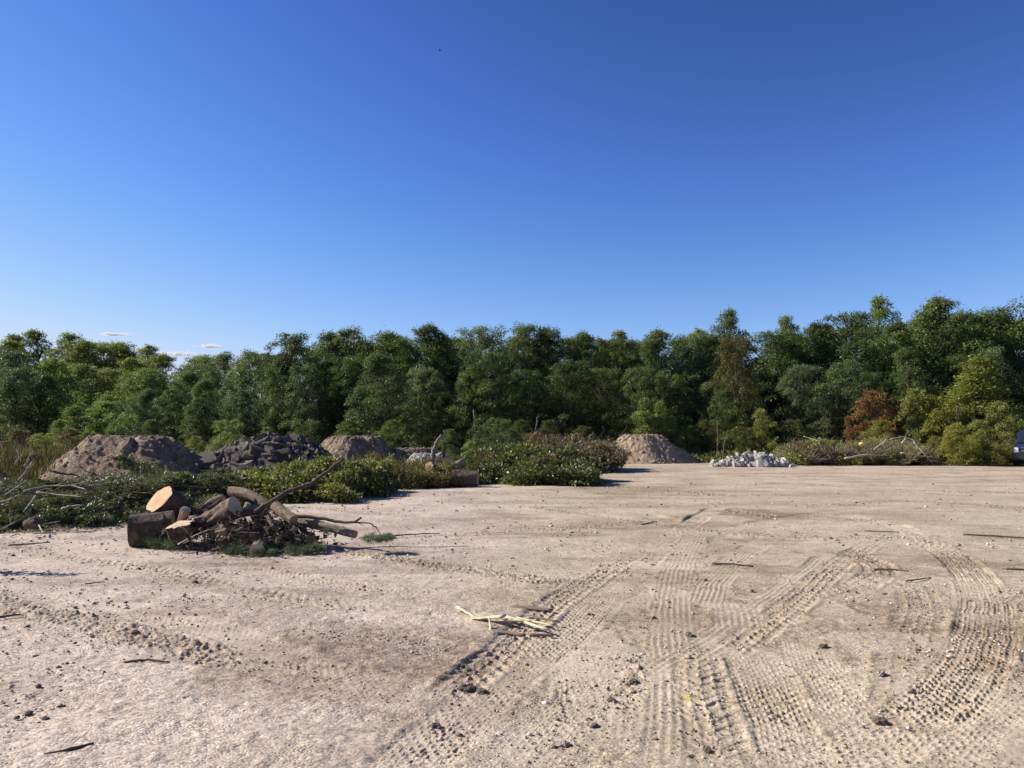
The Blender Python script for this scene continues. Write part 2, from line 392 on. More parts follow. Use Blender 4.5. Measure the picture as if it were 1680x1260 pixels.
def ground():
    tmax = math.tan(RAD(38))
    dense = np.arctan(np.linspace(-tmax, tmax, 1500))
    rest = np.linspace(RAD(38), RAD(322), 92)[1:-1]
    ang = np.concatenate([dense, rest])         # from +Y clockwise
    rp = np.arange(620, 8, -.84)
    rad = np.concatenate([[.25, .8, 1.4, 2.0, 2.5, 2.9], 2016 / rp[(2016 / rp) > 3.1], [300, 400, 600, 1000, 1800, 3200, 6000]])
    na, nr = len(ang), len(rad)
    A, Rr = np.meshgrid(ang, rad)
    x = (np.sin(A) * Rr).ravel(); y = (np.cos(A) * Rr).ravel(); r = Rr.ravel()
    inw = (np.abs(A) <= RAD(38)).ravel()
    fade = lambda lim: 1 - sst(lim * .7, lim, r)
    z = .03 * fbm(x, y, 5.0, 2, 5) * fade(60)
    z += .020 * fbm(x, y, 1.1, 3, 9) * fade(45)
    near = inw & (r < 16)
    f = np.zeros_like(x)
    f[near] = .011 * fbm(x[near], y[near], .22, 2, 21) * (.4 + .9 * sst(-.2, .4, fbm(x[near], y[near], 1.3, 2, 23))) + .0065 * vn(x[near] / .055, y[near] / .055, 31) * (1 - sst(6, 12, r[near]))
    z += f
    # wide faint wheel-worn hollows running across the yard
    st = fbm(x * .22 + y * .05, y * 1.0 - x * .12, 1.3, 3, 77)
    z += .052 * st * sst(9, 16, r) * fade(70)
    tan = sst(-1.2, 1.6, x - (2.4 - .17 * y) * 0 - (-.6 + .02 * y) + .9 * fbm(x, y, 2.2, 3, 41))
    damp = np.zeros_like(x); comp = np.zeros_like(x)
    dark = .26 * sst(.05, .45, fbm(x * .55, y, 1.9, 4, 55)) + .55 * sst(.12, .42, fbm(x * .35 + y * .1, y, .5, 4, 56)) * sst(4, 9, r)
    def blot(px, py, wx, wy, amt, sd):
        nonlocal damp
        c = gp(px, py)
        e = np.hypot((x - c[0]) / wx, (y - c[1]) / wy) + .35 * fbm(x, y, .5, 3, sd)
        damp = np.maximum(damp, amt * (1 - sst(.55, 1.15, e)))
    blot(575, 1112, .95, .62, 1.0, 61); blot(640, 1075, 1.5, 1.0, .8, 71); blot(330, 1010, 1.2, .7, .5, 72); blot(760, 1150, .7, .5, .6, 73); blot(1000, 1010, 1.2, 1.0, .45, 74); blot(545, 1040, .5, .42, .5, 62); blot(210, 985, .35, .4, .45, 63)
    blot(470, 1095, .6, .3, .45, 64); blot(390, 922, .9, .4, .4, 65); blot(1150, 900, 1.0, 2.0, .25, 66); blot(700, 985, 1.2, .7, .3, 67)
    blot(1060, 803, 2.6, 2.2, .55, 68); blot(1245, 846, .9, 1.2, .6, 69); blot(1400, 920, .8, .9, .4, 70)
    c_ = gp(1280, 1040); e_ = np.hypot((x - c_[0]) / 2.6, (y - c_[1]) / 3.4)
    damp = np.maximum(damp, .62 * (1 - sst(.5, 1.2, e_ + .3 * fbm(x, y, 1.2, 3, 91))) * sst(-.15, .35, fbm(x, y, .55, 5, 92, .65)))
    c_ = gp(760, 880); e_ = np.hypot((x - c_[0]) / 3.0, (y - c_[1]) / 3.0)
    damp = np.maximum(damp, .22 * (1 - sst(.5, 1.2, e_ + .3 * fbm(x, y, 1.2, 3, 93))) * sst(-.2, .35, fbm(x * .5, y, .8, 4, 94)))
    idx_all = np.where(inw & (r < 45))[0]
    for k, tr_ in enumerate(TR):
        pts, w, style, dep, stg, _ = tr_
        C = catmull(tpts(tr_))
        if len(C) > 260: C = C[::2]
        lo = C.min(0) - w; hi = C.max(0) + w
        idx = idx_all[(x[idx_all] > lo[0]) & (x[idx_all] < hi[0]) & (y[idx_all] > lo[1]) & (y[idx_all] < hi[1])]
        if not len(idx): continue
        # coarse reject
        a = C[:-1]; d = C[1:] - C[:-1]; L = np.linalg.norm(d, axis=1); arc0 = np.concatenate([[0], np.cumsum(L)[:-1]])
        U = np.empty(len(idx)); S = np.empty(len(idx)); D = np.empty(len(idx))
        for q in range(0, len(idx), 8000):
            ii = idx[q:q + 8000]
            wx = x[ii][:, None] - a[None, :, 0]; wy = y[ii][:, None] - a[None, :, 1]
            t = np.clip((wx * d[:, 0] + wy * d[:, 1]) / (L * L), 0, 1)
            ex = wx - t * d[:, 0]; ey = wy - t * d[:, 1]
            dd = ex * ex + ey * ey
            j = dd.argmin(1); rr = np.arange(len(ii))
            D[q:q + 8000] = np.sqrt(dd[rr, j]); S[q:q + 8000] = arc0[j] + t[rr, j] * L[j]
            cr = d[j, 0] * wy[rr, j] - d[j, 1] * wx[rr, j]
            U[q:q + 8000] = np.sign(cr) * D[q:q + 8000]
        m = D < w * .5 + .1
        idx, U, S, D = idx[m], U[m], S[m], D[m]
        xx, yy, rr = x[idx], y[idx], r[idx]
        U = U + .022 * fbm(xx, yy, .32, 3, 900 + k); D = np.abs(U)
        tot = arc0[-1] + L[-1]
        h2 = w / 2
        edge = 1 - sst(h2 - .05, h2 + .025, D)
        ends = sst(0, .5, S) * (1 - sst(tot - .5, tot, S))
        patch = (.38 + .62 * sst(-.32, .28, fbm(xx, yy, .6, 4, 100 + k))) * stg * (.85 + .3 * vn(xx / .06, yy / .06, 77 + k))
        if style == 'churn': patch = np.clip(patch * .6 + .5, 0, 1.2) * stg
        wob = fbm(xx, yy, .12, 2, 300 + k)
        dz = -dep * edge * (.22 + .36 * patch)
        dz += dep * .34 * np.exp(-((D - h2 - .012) / .024) ** 2) * np.clip(.4 + 1.6 * fbm(xx, yy, .4, 3, 700 + k), 0, 1.5)
        p = .088
        rdg = np.zeros_like(U)
        if style == 'block':
            patch = patch * .78
            zz = .014 * np.sign(np.sin(2 * np.pi * S / p))
            q = (U + zz + .004 * wob) / (w / 6.3)
            ridge = np.exp(-((q - np.round(q)) / .12) ** 2)
            row = np.round(q - .5)
            tq = S / p + .5 * row + .12 * U / .05 * .3
            cross = np.exp(-((tq - np.round(tq)) / .12) ** 2) * (vn(row * 3.7, np.round(tq) * 1.9, k) > -.35)
            rdg = np.maximum(ridge * .9, cross)
            dz += edge * patch * dep * 1.15 * rdg
        elif style == 'lug':
            q = S / .13 + np.abs(U) / .12 * .9 + .5 * (U > 0)
            bar = sst(-.15, .55, np.sin(2 * np.pi * q) + .25 * wob)
            col = (U / (w / 4.2)); cl = np.exp(-((col - np.round(col)) / .16) ** 2)
            rdg = np.clip(bar * .8 + .4 * cl, 0, 1)
            dz += edge * patch * dep * (1.1 * bar * (.55 + .45 * vn(xx / .07, yy / .07, k)) + .5 * cl)
        elif style == 'rib':
            q = U / (w / 7.5)
            ridge = .5 + .5 * np.cos(2 * np.pi * q)
            rdg = ridge ** 3
            dz += edge * patch * dep * (.62 * ridge + .45 * sst(-.2, .6, np.sin(2 * np.pi * (S / .075 + .3 * U / .05))) * (1 - ridge) + .2 * wob)
        else:
            cl = np.maximum(0, vn(xx / .030, yy / .030, 500 + k)) ** 1.0 + np.maximum(0, vn(xx / .065, yy / .065, 600 + k)) * .9
            fa = np.minimum(1, 1.1 - .3 * edge)
            dz += edge * patch * (dep * 2.0 * cl)
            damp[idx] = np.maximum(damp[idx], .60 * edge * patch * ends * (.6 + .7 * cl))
        damp[idx] = np.maximum(damp[idx], (.85 if not _ else .5) * rdg * edge * patch * ends)  # tread lines darkened: fine ridge shadow painted in, together with moist turned-up soil
        near_f = 1 - .75 * sst(10, 24, rr)
        z[idx] = z[idx] * (1 - .80 * edge * ends) + dz * ends * near_f * (.92 if not _ else .55)
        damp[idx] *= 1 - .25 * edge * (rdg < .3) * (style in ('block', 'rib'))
        comp[idx] = np.maximum(comp[idx], edge * ends * (1.0 if style in ('block', 'rib') else .4))
        tan[idx] = np.maximum(tan[idx], .55 * edge * ends * patch)
    V = np.stack([x, y, z], 1)
    V = np.concatenate([V, [[0, 0, 0]]])
    i = np.arange(nr - 1)[:, None] * na; j = np.arange(na)[None]; j2 = (j + 1) % na
    Q = np.stack([i + j, i + na + j, i + na + j2, i + j2], -1).reshape(-1, 4)
    T = np.stack([np.full(na, nr * na), np.arange(na), (np.arange(na) + 1) % na], 1)
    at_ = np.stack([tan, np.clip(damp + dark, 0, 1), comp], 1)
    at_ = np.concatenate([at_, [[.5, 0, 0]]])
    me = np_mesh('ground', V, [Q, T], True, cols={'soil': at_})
    m, nt, b = mat('dirt_yard')
    tc = nt.nodes.new('ShaderNodeTexCoord'); v = tc.outputs['Object']
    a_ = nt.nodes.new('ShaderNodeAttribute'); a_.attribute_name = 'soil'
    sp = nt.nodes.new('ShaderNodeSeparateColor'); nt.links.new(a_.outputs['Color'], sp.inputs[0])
    tanf, damp_shade_f, compf = sp.outputs[0], sp.outputs[1], sp.outputs[2]
    grav = mixc(nt, noise(nt, v, 1.2, 5), (.445, .357, .285), (.555, .46, .376))
    tanc = mixc(nt, noise(nt, v, .9, 5), (.408, .326, .234), (.516, .426, .318))
    base = mixc(nt, tanf, grav, tanc)
    vo = nt.nodes.new('ShaderNodeTexVoronoi'); vo.inputs['Scale'].default_value = 62; vo.feature = 'F1'
    nt.links.new(v, vo.inputs['Vector'])
    sc_ = nt.nodes.new('ShaderNodeSeparateColor'); nt.links.new(vo.outputs['Color'], sc_.inputs[0])
    speck = ramp(nt, sc_.outputs[0], [(.0, (.50, .48, .46)), (.5, (1, 1, 1)), (.9, (1.15, 1.13, 1.1)), (1., (1.55, 1.5, 1.45))])
    kk = math_(nt, 'MULTIPLY', math_(nt, 'SUBTRACT', 1., math_(nt, 'MULTIPLY', compf, .65)), .8)
    base = mixc(nt, kk, base, mixc(nt, 1., base, speck, 'MULTIPLY'))
    n3 = noise(nt, v, 38, 6, .7)
    base = mixc(nt, 1., base, ramp(nt, n3, [(.31, (.36, .33, .30)), (.43, (.95, .95, .95)), (.62, (1.05, 1.05, 1.05)), (.75, (1.28, 1.28, 1.28))]), 'MULTIPLY')
    n4 = noise(nt, v, 5.5, 6, .65)
    base = mixc(nt, 1., base, ramp(nt, n4, [(.28, (.74, .72, .70)), (.55, (1, 1, 1)), (.8, (1.12, 1.12, 1.12))]), 'MULTIPLY')
    n5 = noise(nt, v, .55, 5, .6)
    base = mixc(nt, 1., base, ramp(nt, n5, [(.32, (.80, .78, .77)), (.5, (.98, .98, .98)), (.66, (1.09, 1.09, 1.09))]), 'MULTIPLY')
    base = mixc(nt, compf, base, mixc(nt, 1., base, (1.10, 1.10, 1.09), 'MULTIPLY'))
    damp_shade_f = math_(nt, 'MULTIPLY', damp_shade_f, ramp(nt, noise(nt, v, 9, 6, .75), [(.35, (.35, .35, .35)), (.6, (1, 1, 1))]))
    base = mixc(nt, damp_shade_f, base, mixc(nt, 1., base, (.46, .40, .35), 'MULTIPLY'))  # darkens damp soil and the painted tread-line shadow alike
    # beyond the yard the ground is weedy soil
    so = nt.nodes.new('ShaderNodeSeparateXYZ'); nt.links.new(v, so.inputs[0])
    lenr = nt.nodes.new('ShaderNodeVectorMath'); lenr.operation = 'LENGTH'; nt.links.new(v, lenr.inputs[0])
    far = math_(nt, 'ADD', lenr.outputs['Value'], math_(nt, 'MULTIPLY', n5, 3.))
    farf = ramp(nt, math_(nt, 'MULTIPLY', far, .01), [(.455, (0, 0, 0)), (.475, (1, 1, 1))])
    base = mixc(nt, farf, base, (.06, .06, .03))
    nt.links.new(base, b.inputs['Base Color'])
    b.inputs['Roughness'].default_value = .95; b.inputs['Specular IOR Level'].default_value = .15
    n6 = noise(nt, v, 110, 4, .65)
    bs = math_(nt, 'SUBTRACT', 1., math_(nt, 'MULTIPLY', compf, .55))
    gm = ramp(nt, noise(nt, v, 1.7, 5, .7), [(.38, (.12, .12, .12)), (.6, (1, 1, 1))])
    vh = math_(nt, 'MULTIPLY', math_(nt, 'MULTIPLY', math_(nt, 'SUBTRACT', .5, vo.outputs['Distance']), bs), gm)
    bn = bump(nt, None, vh, .55, .012)
    bump(nt, b, math_(nt, 'ADD', n6, n3), .45, .012, bn)
    o = link('ground', me, m)
    tag(o, 'dry dirt yard with pale gravel and crossing tyre tracks', 'ground', kind='structure')
ground()

# loose stones and clods: far too many to count
def stones():
    g = Geo()
    ico_v = []; bm = bmesh.new(); bmesh.ops.create_icosphere(bm, subdivisions=1, radius=1)
    iv = np.array([v.co[:] for v in bm.verts]); it = np.array([[v.index for v in f.verts] for f in bm.faces]); bm.free()
    n = 17000
    py = 712 + 2016 / RN.uniform(3.2, 30, n * 2) ; py = RN.uniform(735, 1290, n)
    px = RN.uniform(-60, 1740, n)
    sz = RN.lognormal(-5.35, .55, n)
    V = []
    P = np.array([gp(a, b) for a, b in zip(px, py)])
    rr = np.hypot(P[:, 0], P[:, 1]); sz = np.clip(sz * np.clip(rr / 6, .8, 3.6), .003, .035)
    keep = (P[:, 0] < 1.5) | (RN.random(n) < .45)
    # dense crumbs along the churned tracks
    ex = []
    for tr_ in TR:
        pts, w, style, dep, stg, _ = tr_
        if style in ('churn', 'lug') and not _:
            C = catmull(tpts(tr_), .05)
            k = int(len(C) * (5 if style == 'churn' else 1.5))
            ii = RN.integers(0, len(C), k)
            ex.append(np.stack([C[ii, 0] + RN.normal(0, w * .3, k), C[ii, 1] + RN.normal(0, w * .3, k), np.zeros(k)], 1))
    ex = np.concatenate(ex); P = np.concatenate([P[keep], ex]); sz = np.concatenate([sz[keep], RN.uniform(.004, .014, len(ex))])
    n = len(P)
    rot = RN.uniform(0, 6.28, n); sq = RN.uniform(.45, .9, (n, 3)) * sz[:, None] * [1.5, 1.2, .85]
    W = iv[None] * (1 + RN.uniform(-.25, .25, (n, len(iv), 1))) * sq[:, None]
    c, s = np.cos(rot)[:, None], np.sin(rot)[:, None]
    X = W[..., 0] * c - W[..., 1] * s; Y = W[..., 0] * s + W[..., 1] * c
    W = np.stack([X, Y, W[..., 2]], -1) + P[:, None] + [0, 0, .003]
    T = (it[None] + (np.arange(n) * len(iv))[:, None, None]).reshape(-1, 3)
    me = np_mesh('gravel', W.reshape(-1, 3), T, False, cols={'tone': np.repeat(np.repeat(RN.random(n), len(iv))[:, None], 3, 1)})
    m, nt, b = mat('loose_gravel')
    ge = nt.nodes.new('ShaderNodeNewGeometry')
    c = ramp(nt, ge.outputs['Random Per Island'], [(.0, (.05, .037, .028)), (.35, (.17, .125, .09)), (.75, (.40, .32, .25)), (1., (.60, .53, .46))])
    nt.links.new(c, b.inputs['Base Color']); b.inputs['Roughness'].default_value = .9
    tag(link('gravel', me, m), 'loose gravel and earth crumbs strewn over the yard', 'gravel', kind='stuff')
stones()

# ------------------------------------------------------------------ trees
def crown_geo(rng, H, W, base, nc, nl, cr, lL, lW, flat=.62, droop=.5, prof=None, wisp=.12, shell=.45):
    g = Geo(); st = Geo()
    prof = prof or (lambda t: (np.sin(np.pi * np.clip(t * .80 + .20, 0, 1)) ** .65))
    lean = rng.normal(0, .055, 2) * H
    def axis(z): return np.array([lean[0] * (z / H) ** 2, lean[1] * (z / H) ** 2, z])
    ph = rng.uniform(0, 6.28, 3)
    nz = 9; zz = np.linspace(-.05, H * .93, nz)
    r0 = max(.035, H * .014)
    st.tube([axis(max(z, 0)) * [1, 1, 0] + [0, 0, z] + np.append(rng.normal(0, .012 * H * .25, 2), 0) for z in zz], np.linspace(r0, r0 * .12, nz), 7)
    for k in range(nc):
        t = (k + rng.random()) / nc
        t = t ** .9
        z = (base + (1 - base) * t) * H
        az = rng.uniform(0, 6.283)
        Rm = W / 2 * prof(t) * (1 + .22 * np.sin(2 * az + ph[0] + 5 * t) + .16 * np.sin(3 * az + ph[1] - 7 * t))
        rr = Rm * math.sqrt(rng.uniform(.12, 1.0))
        c_r = cr * rng.uniform(.5, 1.35) * (1 - .32 * t)
        c = axis(z) + np.array([math.cos(az) * rr, math.sin(az) * rr, 0])
        c[2] = min(c[2], H - c_r * flat * .8)
        tone = rng.random()
        n = int(nl * (c_r / cr) ** 1.6)
        v = rng.normal(0, 1, (n, 3)); v /= np.linalg.norm(v, axis=1)[:, None]
        v[:, 2] = np.where(v[:, 2] < -.35, -v[:, 2] * .6, v[:, 2])
        rad = shell + (1 - shell) * rng.random(n) ** .5
        rad = rad * (1 + .3 * vn(v[:, 0] * 2.6 + k * 3.1, v[:, 1] * 2.6 + v[:, 2] * 2.1 + k, 3))
        q = v * rad[:, None]; ca, sa = math.cos(az), math.sin(az); el = rng.uniform(.9, 1.3); wd = rng.uniform(.75, 1.1); tl = rng.normal(0, .45)
        qo = (q[:, 0] * ca + q[:, 1] * sa) * c_r * el; qt = (-q[:, 0] * sa + q[:, 1] * ca) * c_r * wd
        rim = np.clip(q[:, 0] ** 2 + q[:, 1] ** 2, 0, 1.4)
        P = c + np.stack([ca * qo - sa * qt, sa * qo + ca * qt, q[:, 2] * c_r * flat * rng.uniform(.8, 1.4) + tl * qo - rim * c_r * .42 * droop], 1)
        ws = rng.random(n) < wisp
        P[ws] += v[ws] * c_r * rng.uniform(.05, .45, (ws.sum(), 1))
        D = v * [1, 1, .55] + rng.normal(0, .42, (n, 3)) + [0, 0, -droop] 
        N = np.array([0, 0, 1.]) + v * .5 + rng.normal(0, .45, (n, 3))
        g.leaves(P, D, N, lL * rng.uniform(.6, 1.35, n), lW * rng.uniform(.7, 1.3, n), np.clip(tone + rng.normal(0, .08, n), 0, 1))
        if rng.random() < .55:
            z0 = max(.15 * H * base, z - rr * .9 - .2)
            a = axis(z0); mid = (a + c) / 2 + [0, 0, -.08 * rr]
            st.tube([a, mid, c], [r0 * .42 * (1 - .6 * z / H), r0 * .25, r0 * .06], 5, cap=False)
    return g, st
PROTO = {}
def proto(kind, seed, H, W, base, nc, nl, cr, lL, lW, leaf, name='tree', **k):
    rng = np.random.default_rng(seed)
    g, st = crown_geo(rng, H, W, base, nc, nl, cr, lL, lW, **k)
    PROTO.setdefault(kind, []).append((g.mesh('crown'), st.mesh('trunk', True), H, W, leaf, M['trunk']))
cone = lambda t: np.clip(1.02 - t, 0, 1) ** .7 * np.clip(t * 6 + .35, 0, 1)
egg = lambda t: np.sin(np.pi * np.clip(.22 + t * .78, 0, 1)) ** .6
full = lambda t: np.clip(np.sin(np.pi * np.clip(.30 + t * .66, 0, 1)), 0, 1) ** .38
for s_ in range(6):
    proto('locust', 100 + s_, 9, 5.3, .05, 150, 290, .66, .165, .07, None, flat=.68, droop=.42, prof=full if s_ % 2 else egg)
for s_ in range(3):
    proto('tall', 200 + s_, 10, 3.4, .1, 110, 260, .52, .16, .07, None, flat=.9, droop=.1, prof=egg)
for s_ in range(3):
    proto('bushy', 300 + s_, 4, 2.8, .0, 80, 260, .38, .105, .055, None, flat=.8, droop=.1, prof=full if s_ % 2 else egg, wisp=.28)
for s_ in range(2):
    proto('sapling', 400 + s_, 4, 1.5, .0, 54, 190, .28, .10, .045, None, flat=1.1, droop=-.2, prof=cone, wisp=.3)
MATLINK = {}
def put_tree(kind, px, topy, Y, leaf, name, label_bits, wscale=1.0, H=None, cat='tree', group=None):
    lst = PROTO[kind]; cr, tr, PH, PW, _, tm = lst[R3.randrange(len(lst))]
    h = H if H else at(px, topy, Y)[2]
    x = gx(px, Y)
    s = h / PH
    key = (cr.name, leaf)
    if key not in MATLINK:
        cm = cr.copy(); cm.materials.clear(); cm.materials.append(M[leaf]); MATLINK[key] = cm
    e = empty(name, (x, Y, 0), (0, 0, R3.uniform(0, 6.28)), (s * wscale, s * wscale, s))
    link('crown', MATLINK[key], None, e)
    link('trunk', tr, tm, e)
    LAB.append((e, px, label_bits))
    tag(e, 'x', cat, group)
    return e
LAB = []
LM = [(-400, 'at left photo edge'), (75, 'left of brown earth heap'), (165, 'behind brown earth heap top'),
      (300, 'right of brown earth heap'), (410, 'behind dark slab rubble'), (530, 'behind middle sand heap'),
      (650, 'behind low pale heap'), (770, 'behind glossy green branch pile'), (900, 'behind reddish brown brush'),
      (1010, 'behind right-hand sand heap'), (1145, 'behind pale concrete rubble'), (1290, 'behind withered brush pile'),
      (1385, 'behind pale branch pile'), (1530, 'behind yellow-green bushes'), (1640, 'by car at right edge')]
def landmark(px):
    r = LM[0][1]
    for a, b in LM:
        if px >= a: r = b
    return r
def finish_labels():
    gr = {}
    for e, px, (adj, row) in LAB:
        gr.setdefault((adj, row, landmark(px)), []).append((px, e))
    for (adj, row, lm), L in gr.items():
        L.sort(key=lambda t: t[0]); n = len(L)
        for i, (px, e) in enumerate(L):
            if n == 1: w = ''
            elif n == 2: w = ('left one ', 'right one ')[i]
            elif n == 3: w = ('left one ', 'middle one ', 'right one ')[i]
            else: w = ('leftmost ', 'second ', 'third ', 'fourth ', 'fifth ', 'sixth ')[i] if i < n - 1 else 'rightmost '
            e['label'] = ' '.join((adj + (', ' + w.strip() if w else '') + ' ' + row + ' ' + lm).split())

# front rows of locusts (px, top y, distance)
F1 = [(340, 628, 52), (395, 640, 50), (450, 600, 54), (505, 612, 52), (560, 585, 54), (640, 592, 47), (700, 602, 50), (758, 610, 50), (808, 592, 49), (862, 610, 50), (925, 602, 49),
      (985, 612, 50), (1040, 600, 52), (1100, 618, 52), (1155, 628, 52), (1240, 618, 50), (1310, 600, 50), (1372, 590, 49), (1430, 600, 51), (1500, 570, 51), (1570, 590, 52), (1640, 575, 52), (1710, 560, 51)]
for px, ty, Y in F1:
    put_tree('locust', px, ty + R3.uniform(-14, 14), Y, R3.choice(['locust', 'locust', 'locust_blue']), 'locust_tree', ('feathery green locust tree', 'in front row'), R3.uniform(.72, 1.2), group='locust trees along the edge of the yard')
F2 = [(430, 585, 60), (478, 552, 56), (528, 545, 57), (578, 542, 58), (628, 548, 57), (690, 537, 56), (742, 556, 58), (800, 539, 56), (858, 532, 56), (908, 541, 57), (968, 547, 57),
      (1018, 556, 58), (1068, 548, 58), (1128, 552, 58), (1180, 548, 57), (1288, 546, 57), (1345, 535, 57), (1385, 518, 56), (1478, 528, 57), (1535, 498, 56), (1590, 512, 57), (1640, 512, 57), (1700, 505, 56)]
for px, ty, Y in F2:
    put_tree('locust', px, ty, Y, R3.choice(['locust', 'locust_blue', 'locust']), 'locust_tree', ('tall dark green locust', 'in second row'), R3.uniform(.8, 1.25), group='locust trees along the edge of the yard')
F3 = [(500, 570, 66), (556, 560, 67), (610, 562, 66), (665, 556, 67), (722, 566, 66), (775, 560, 67), (830, 552, 66), (885, 558, 66), (940, 560, 67), (992, 558, 66), (1050, 562, 67), (1105, 560, 66),
      (1160, 556, 66), (1260, 556, 66), (1320, 548, 67), (1420, 536, 66), (1500, 530, 66), (1565, 530, 66), (1620, 530, 66), (1680, 525, 67)]
for px, ty, Y in F3:
    put_tree('locust', px, ty, Y, 'locust_blue', 'locust_tree', ('mostly hidden green tree', 'in third row'), 1.5, group='trees deep in the wood')
for px, ty, Y, leaf, adj in [(1030, 542, 63, 'olive', 'pale wispy olive tree'), (1150, 545, 64, 'olive', 'pale wispy olive tree'), (1205, 511, 60, 'locust_blue', 'tall tree with airy crown'),
                             (1290, 522, 62, 'willow', 'slim grey-green tree'), (1442, 490, 61, 'willow', 'tallest slim grey-green tree')]:
    put_tree('tall', px, ty, Y, leaf, 'slim_tree', (adj, 'standing'), .9)
put_tree('locust', 1212, 556, 48.5, 'brown', 'brown_leaved_tree', ('rusty brown tree turning in autumn', 'among green ones'), .62)
put_tree('bushy', 1190, 640, 47.5, 'locust', 'shrub', ('broad green shrub hiding the brown trunk', 'below the rusty tree'), .8)
put_tree('locust', 1206, 600, 51.5, 'locust', 'locust_tree', ('green tree under rusty crown', 'in front row'), .9, group='locust trees along the edge of the yard')
# wood on the left, farther away
FL = [(-60, 560, 75, 'locust', 'locust'), (8, 575, 66, 'locust', 'locust'), (28, 606, 60, 'locust', 'locust_blue'), (45, 552, 95, 'tall', 'olive'), (72, 546, 98, 'tall', 'locust_blue'), (105, 548, 96, 'tall', 'locust_blue'), (92, 590, 70, 'bushy', 'willow'),
      (128, 565, 92, 'locust', 'olive'), (150, 564, 95, 'locust', 'willow'), (180, 563, 92, 'locust', 'olive'), (212, 564, 94, 'locust', 'yellow'), (245, 571, 92, 'tall', 'olive'), (268, 582, 84, 'locust', 'olive'), (305, 586, 80, 'locust', 'locust_blue'), (340, 585, 80, 'locust', 'locust_blue'),
      (372, 582, 72, 'locust', 'locust'), (405, 578, 68, 'locust', 'locust'), (440, 590, 72, 'locust', 'locust'), (140, 600, 76, 'bushy', 'willow'), (172, 605, 78, 'locust', 'olive'), (215, 612, 66, 'locust', 'willow'), (255, 606, 64, 'locust', 'locust_blue'), (298, 612, 62, 'locust', 'locust'),
      (235, 640, 55, 'locust', 'locust_blue'), (285, 640, 54, 'locust', 'locust'), (180, 650, 58, 'bushy', 'willow'), (-20, 640, 50, 'locust', 'locust'), (60, 615, 60, 'locust', 'locust'), (10, 560, 90, 'tall', 'locust'), (320, 600, 74, 'locust', 'locust'), (205, 590, 84, 'locust', 'olive'), (110, 600, 84, 'locust', 'olive'), (330, 655, 50, 'locust', 'locust')]
ADJ = {'locust': 'dark green leafy tree', 'locust_blue': 'grey-green leafy tree', 'olive': 'olive tree starting to yellow', 'yellow': 'yellowing round tree', 'willow': 'pale green willowy tree'}
for px, ty, Y, kd, lf in FL:
    if Y > 62: lf = {'locust': 'locust_blue' if Y < 78 else 'olive', 'locust_blue': 'willow'}.get(lf, lf)
    row = 'far off' if Y > 82 else ('at middle distance' if Y > 61 else 'at near wood edge')
    put_tree(kd, px, ty, Y, lf, 'leafy_tree', (ADJ[lf], row), 1.25 if kd == 'tall' else (1.1 if kd == 'locust' else .95))
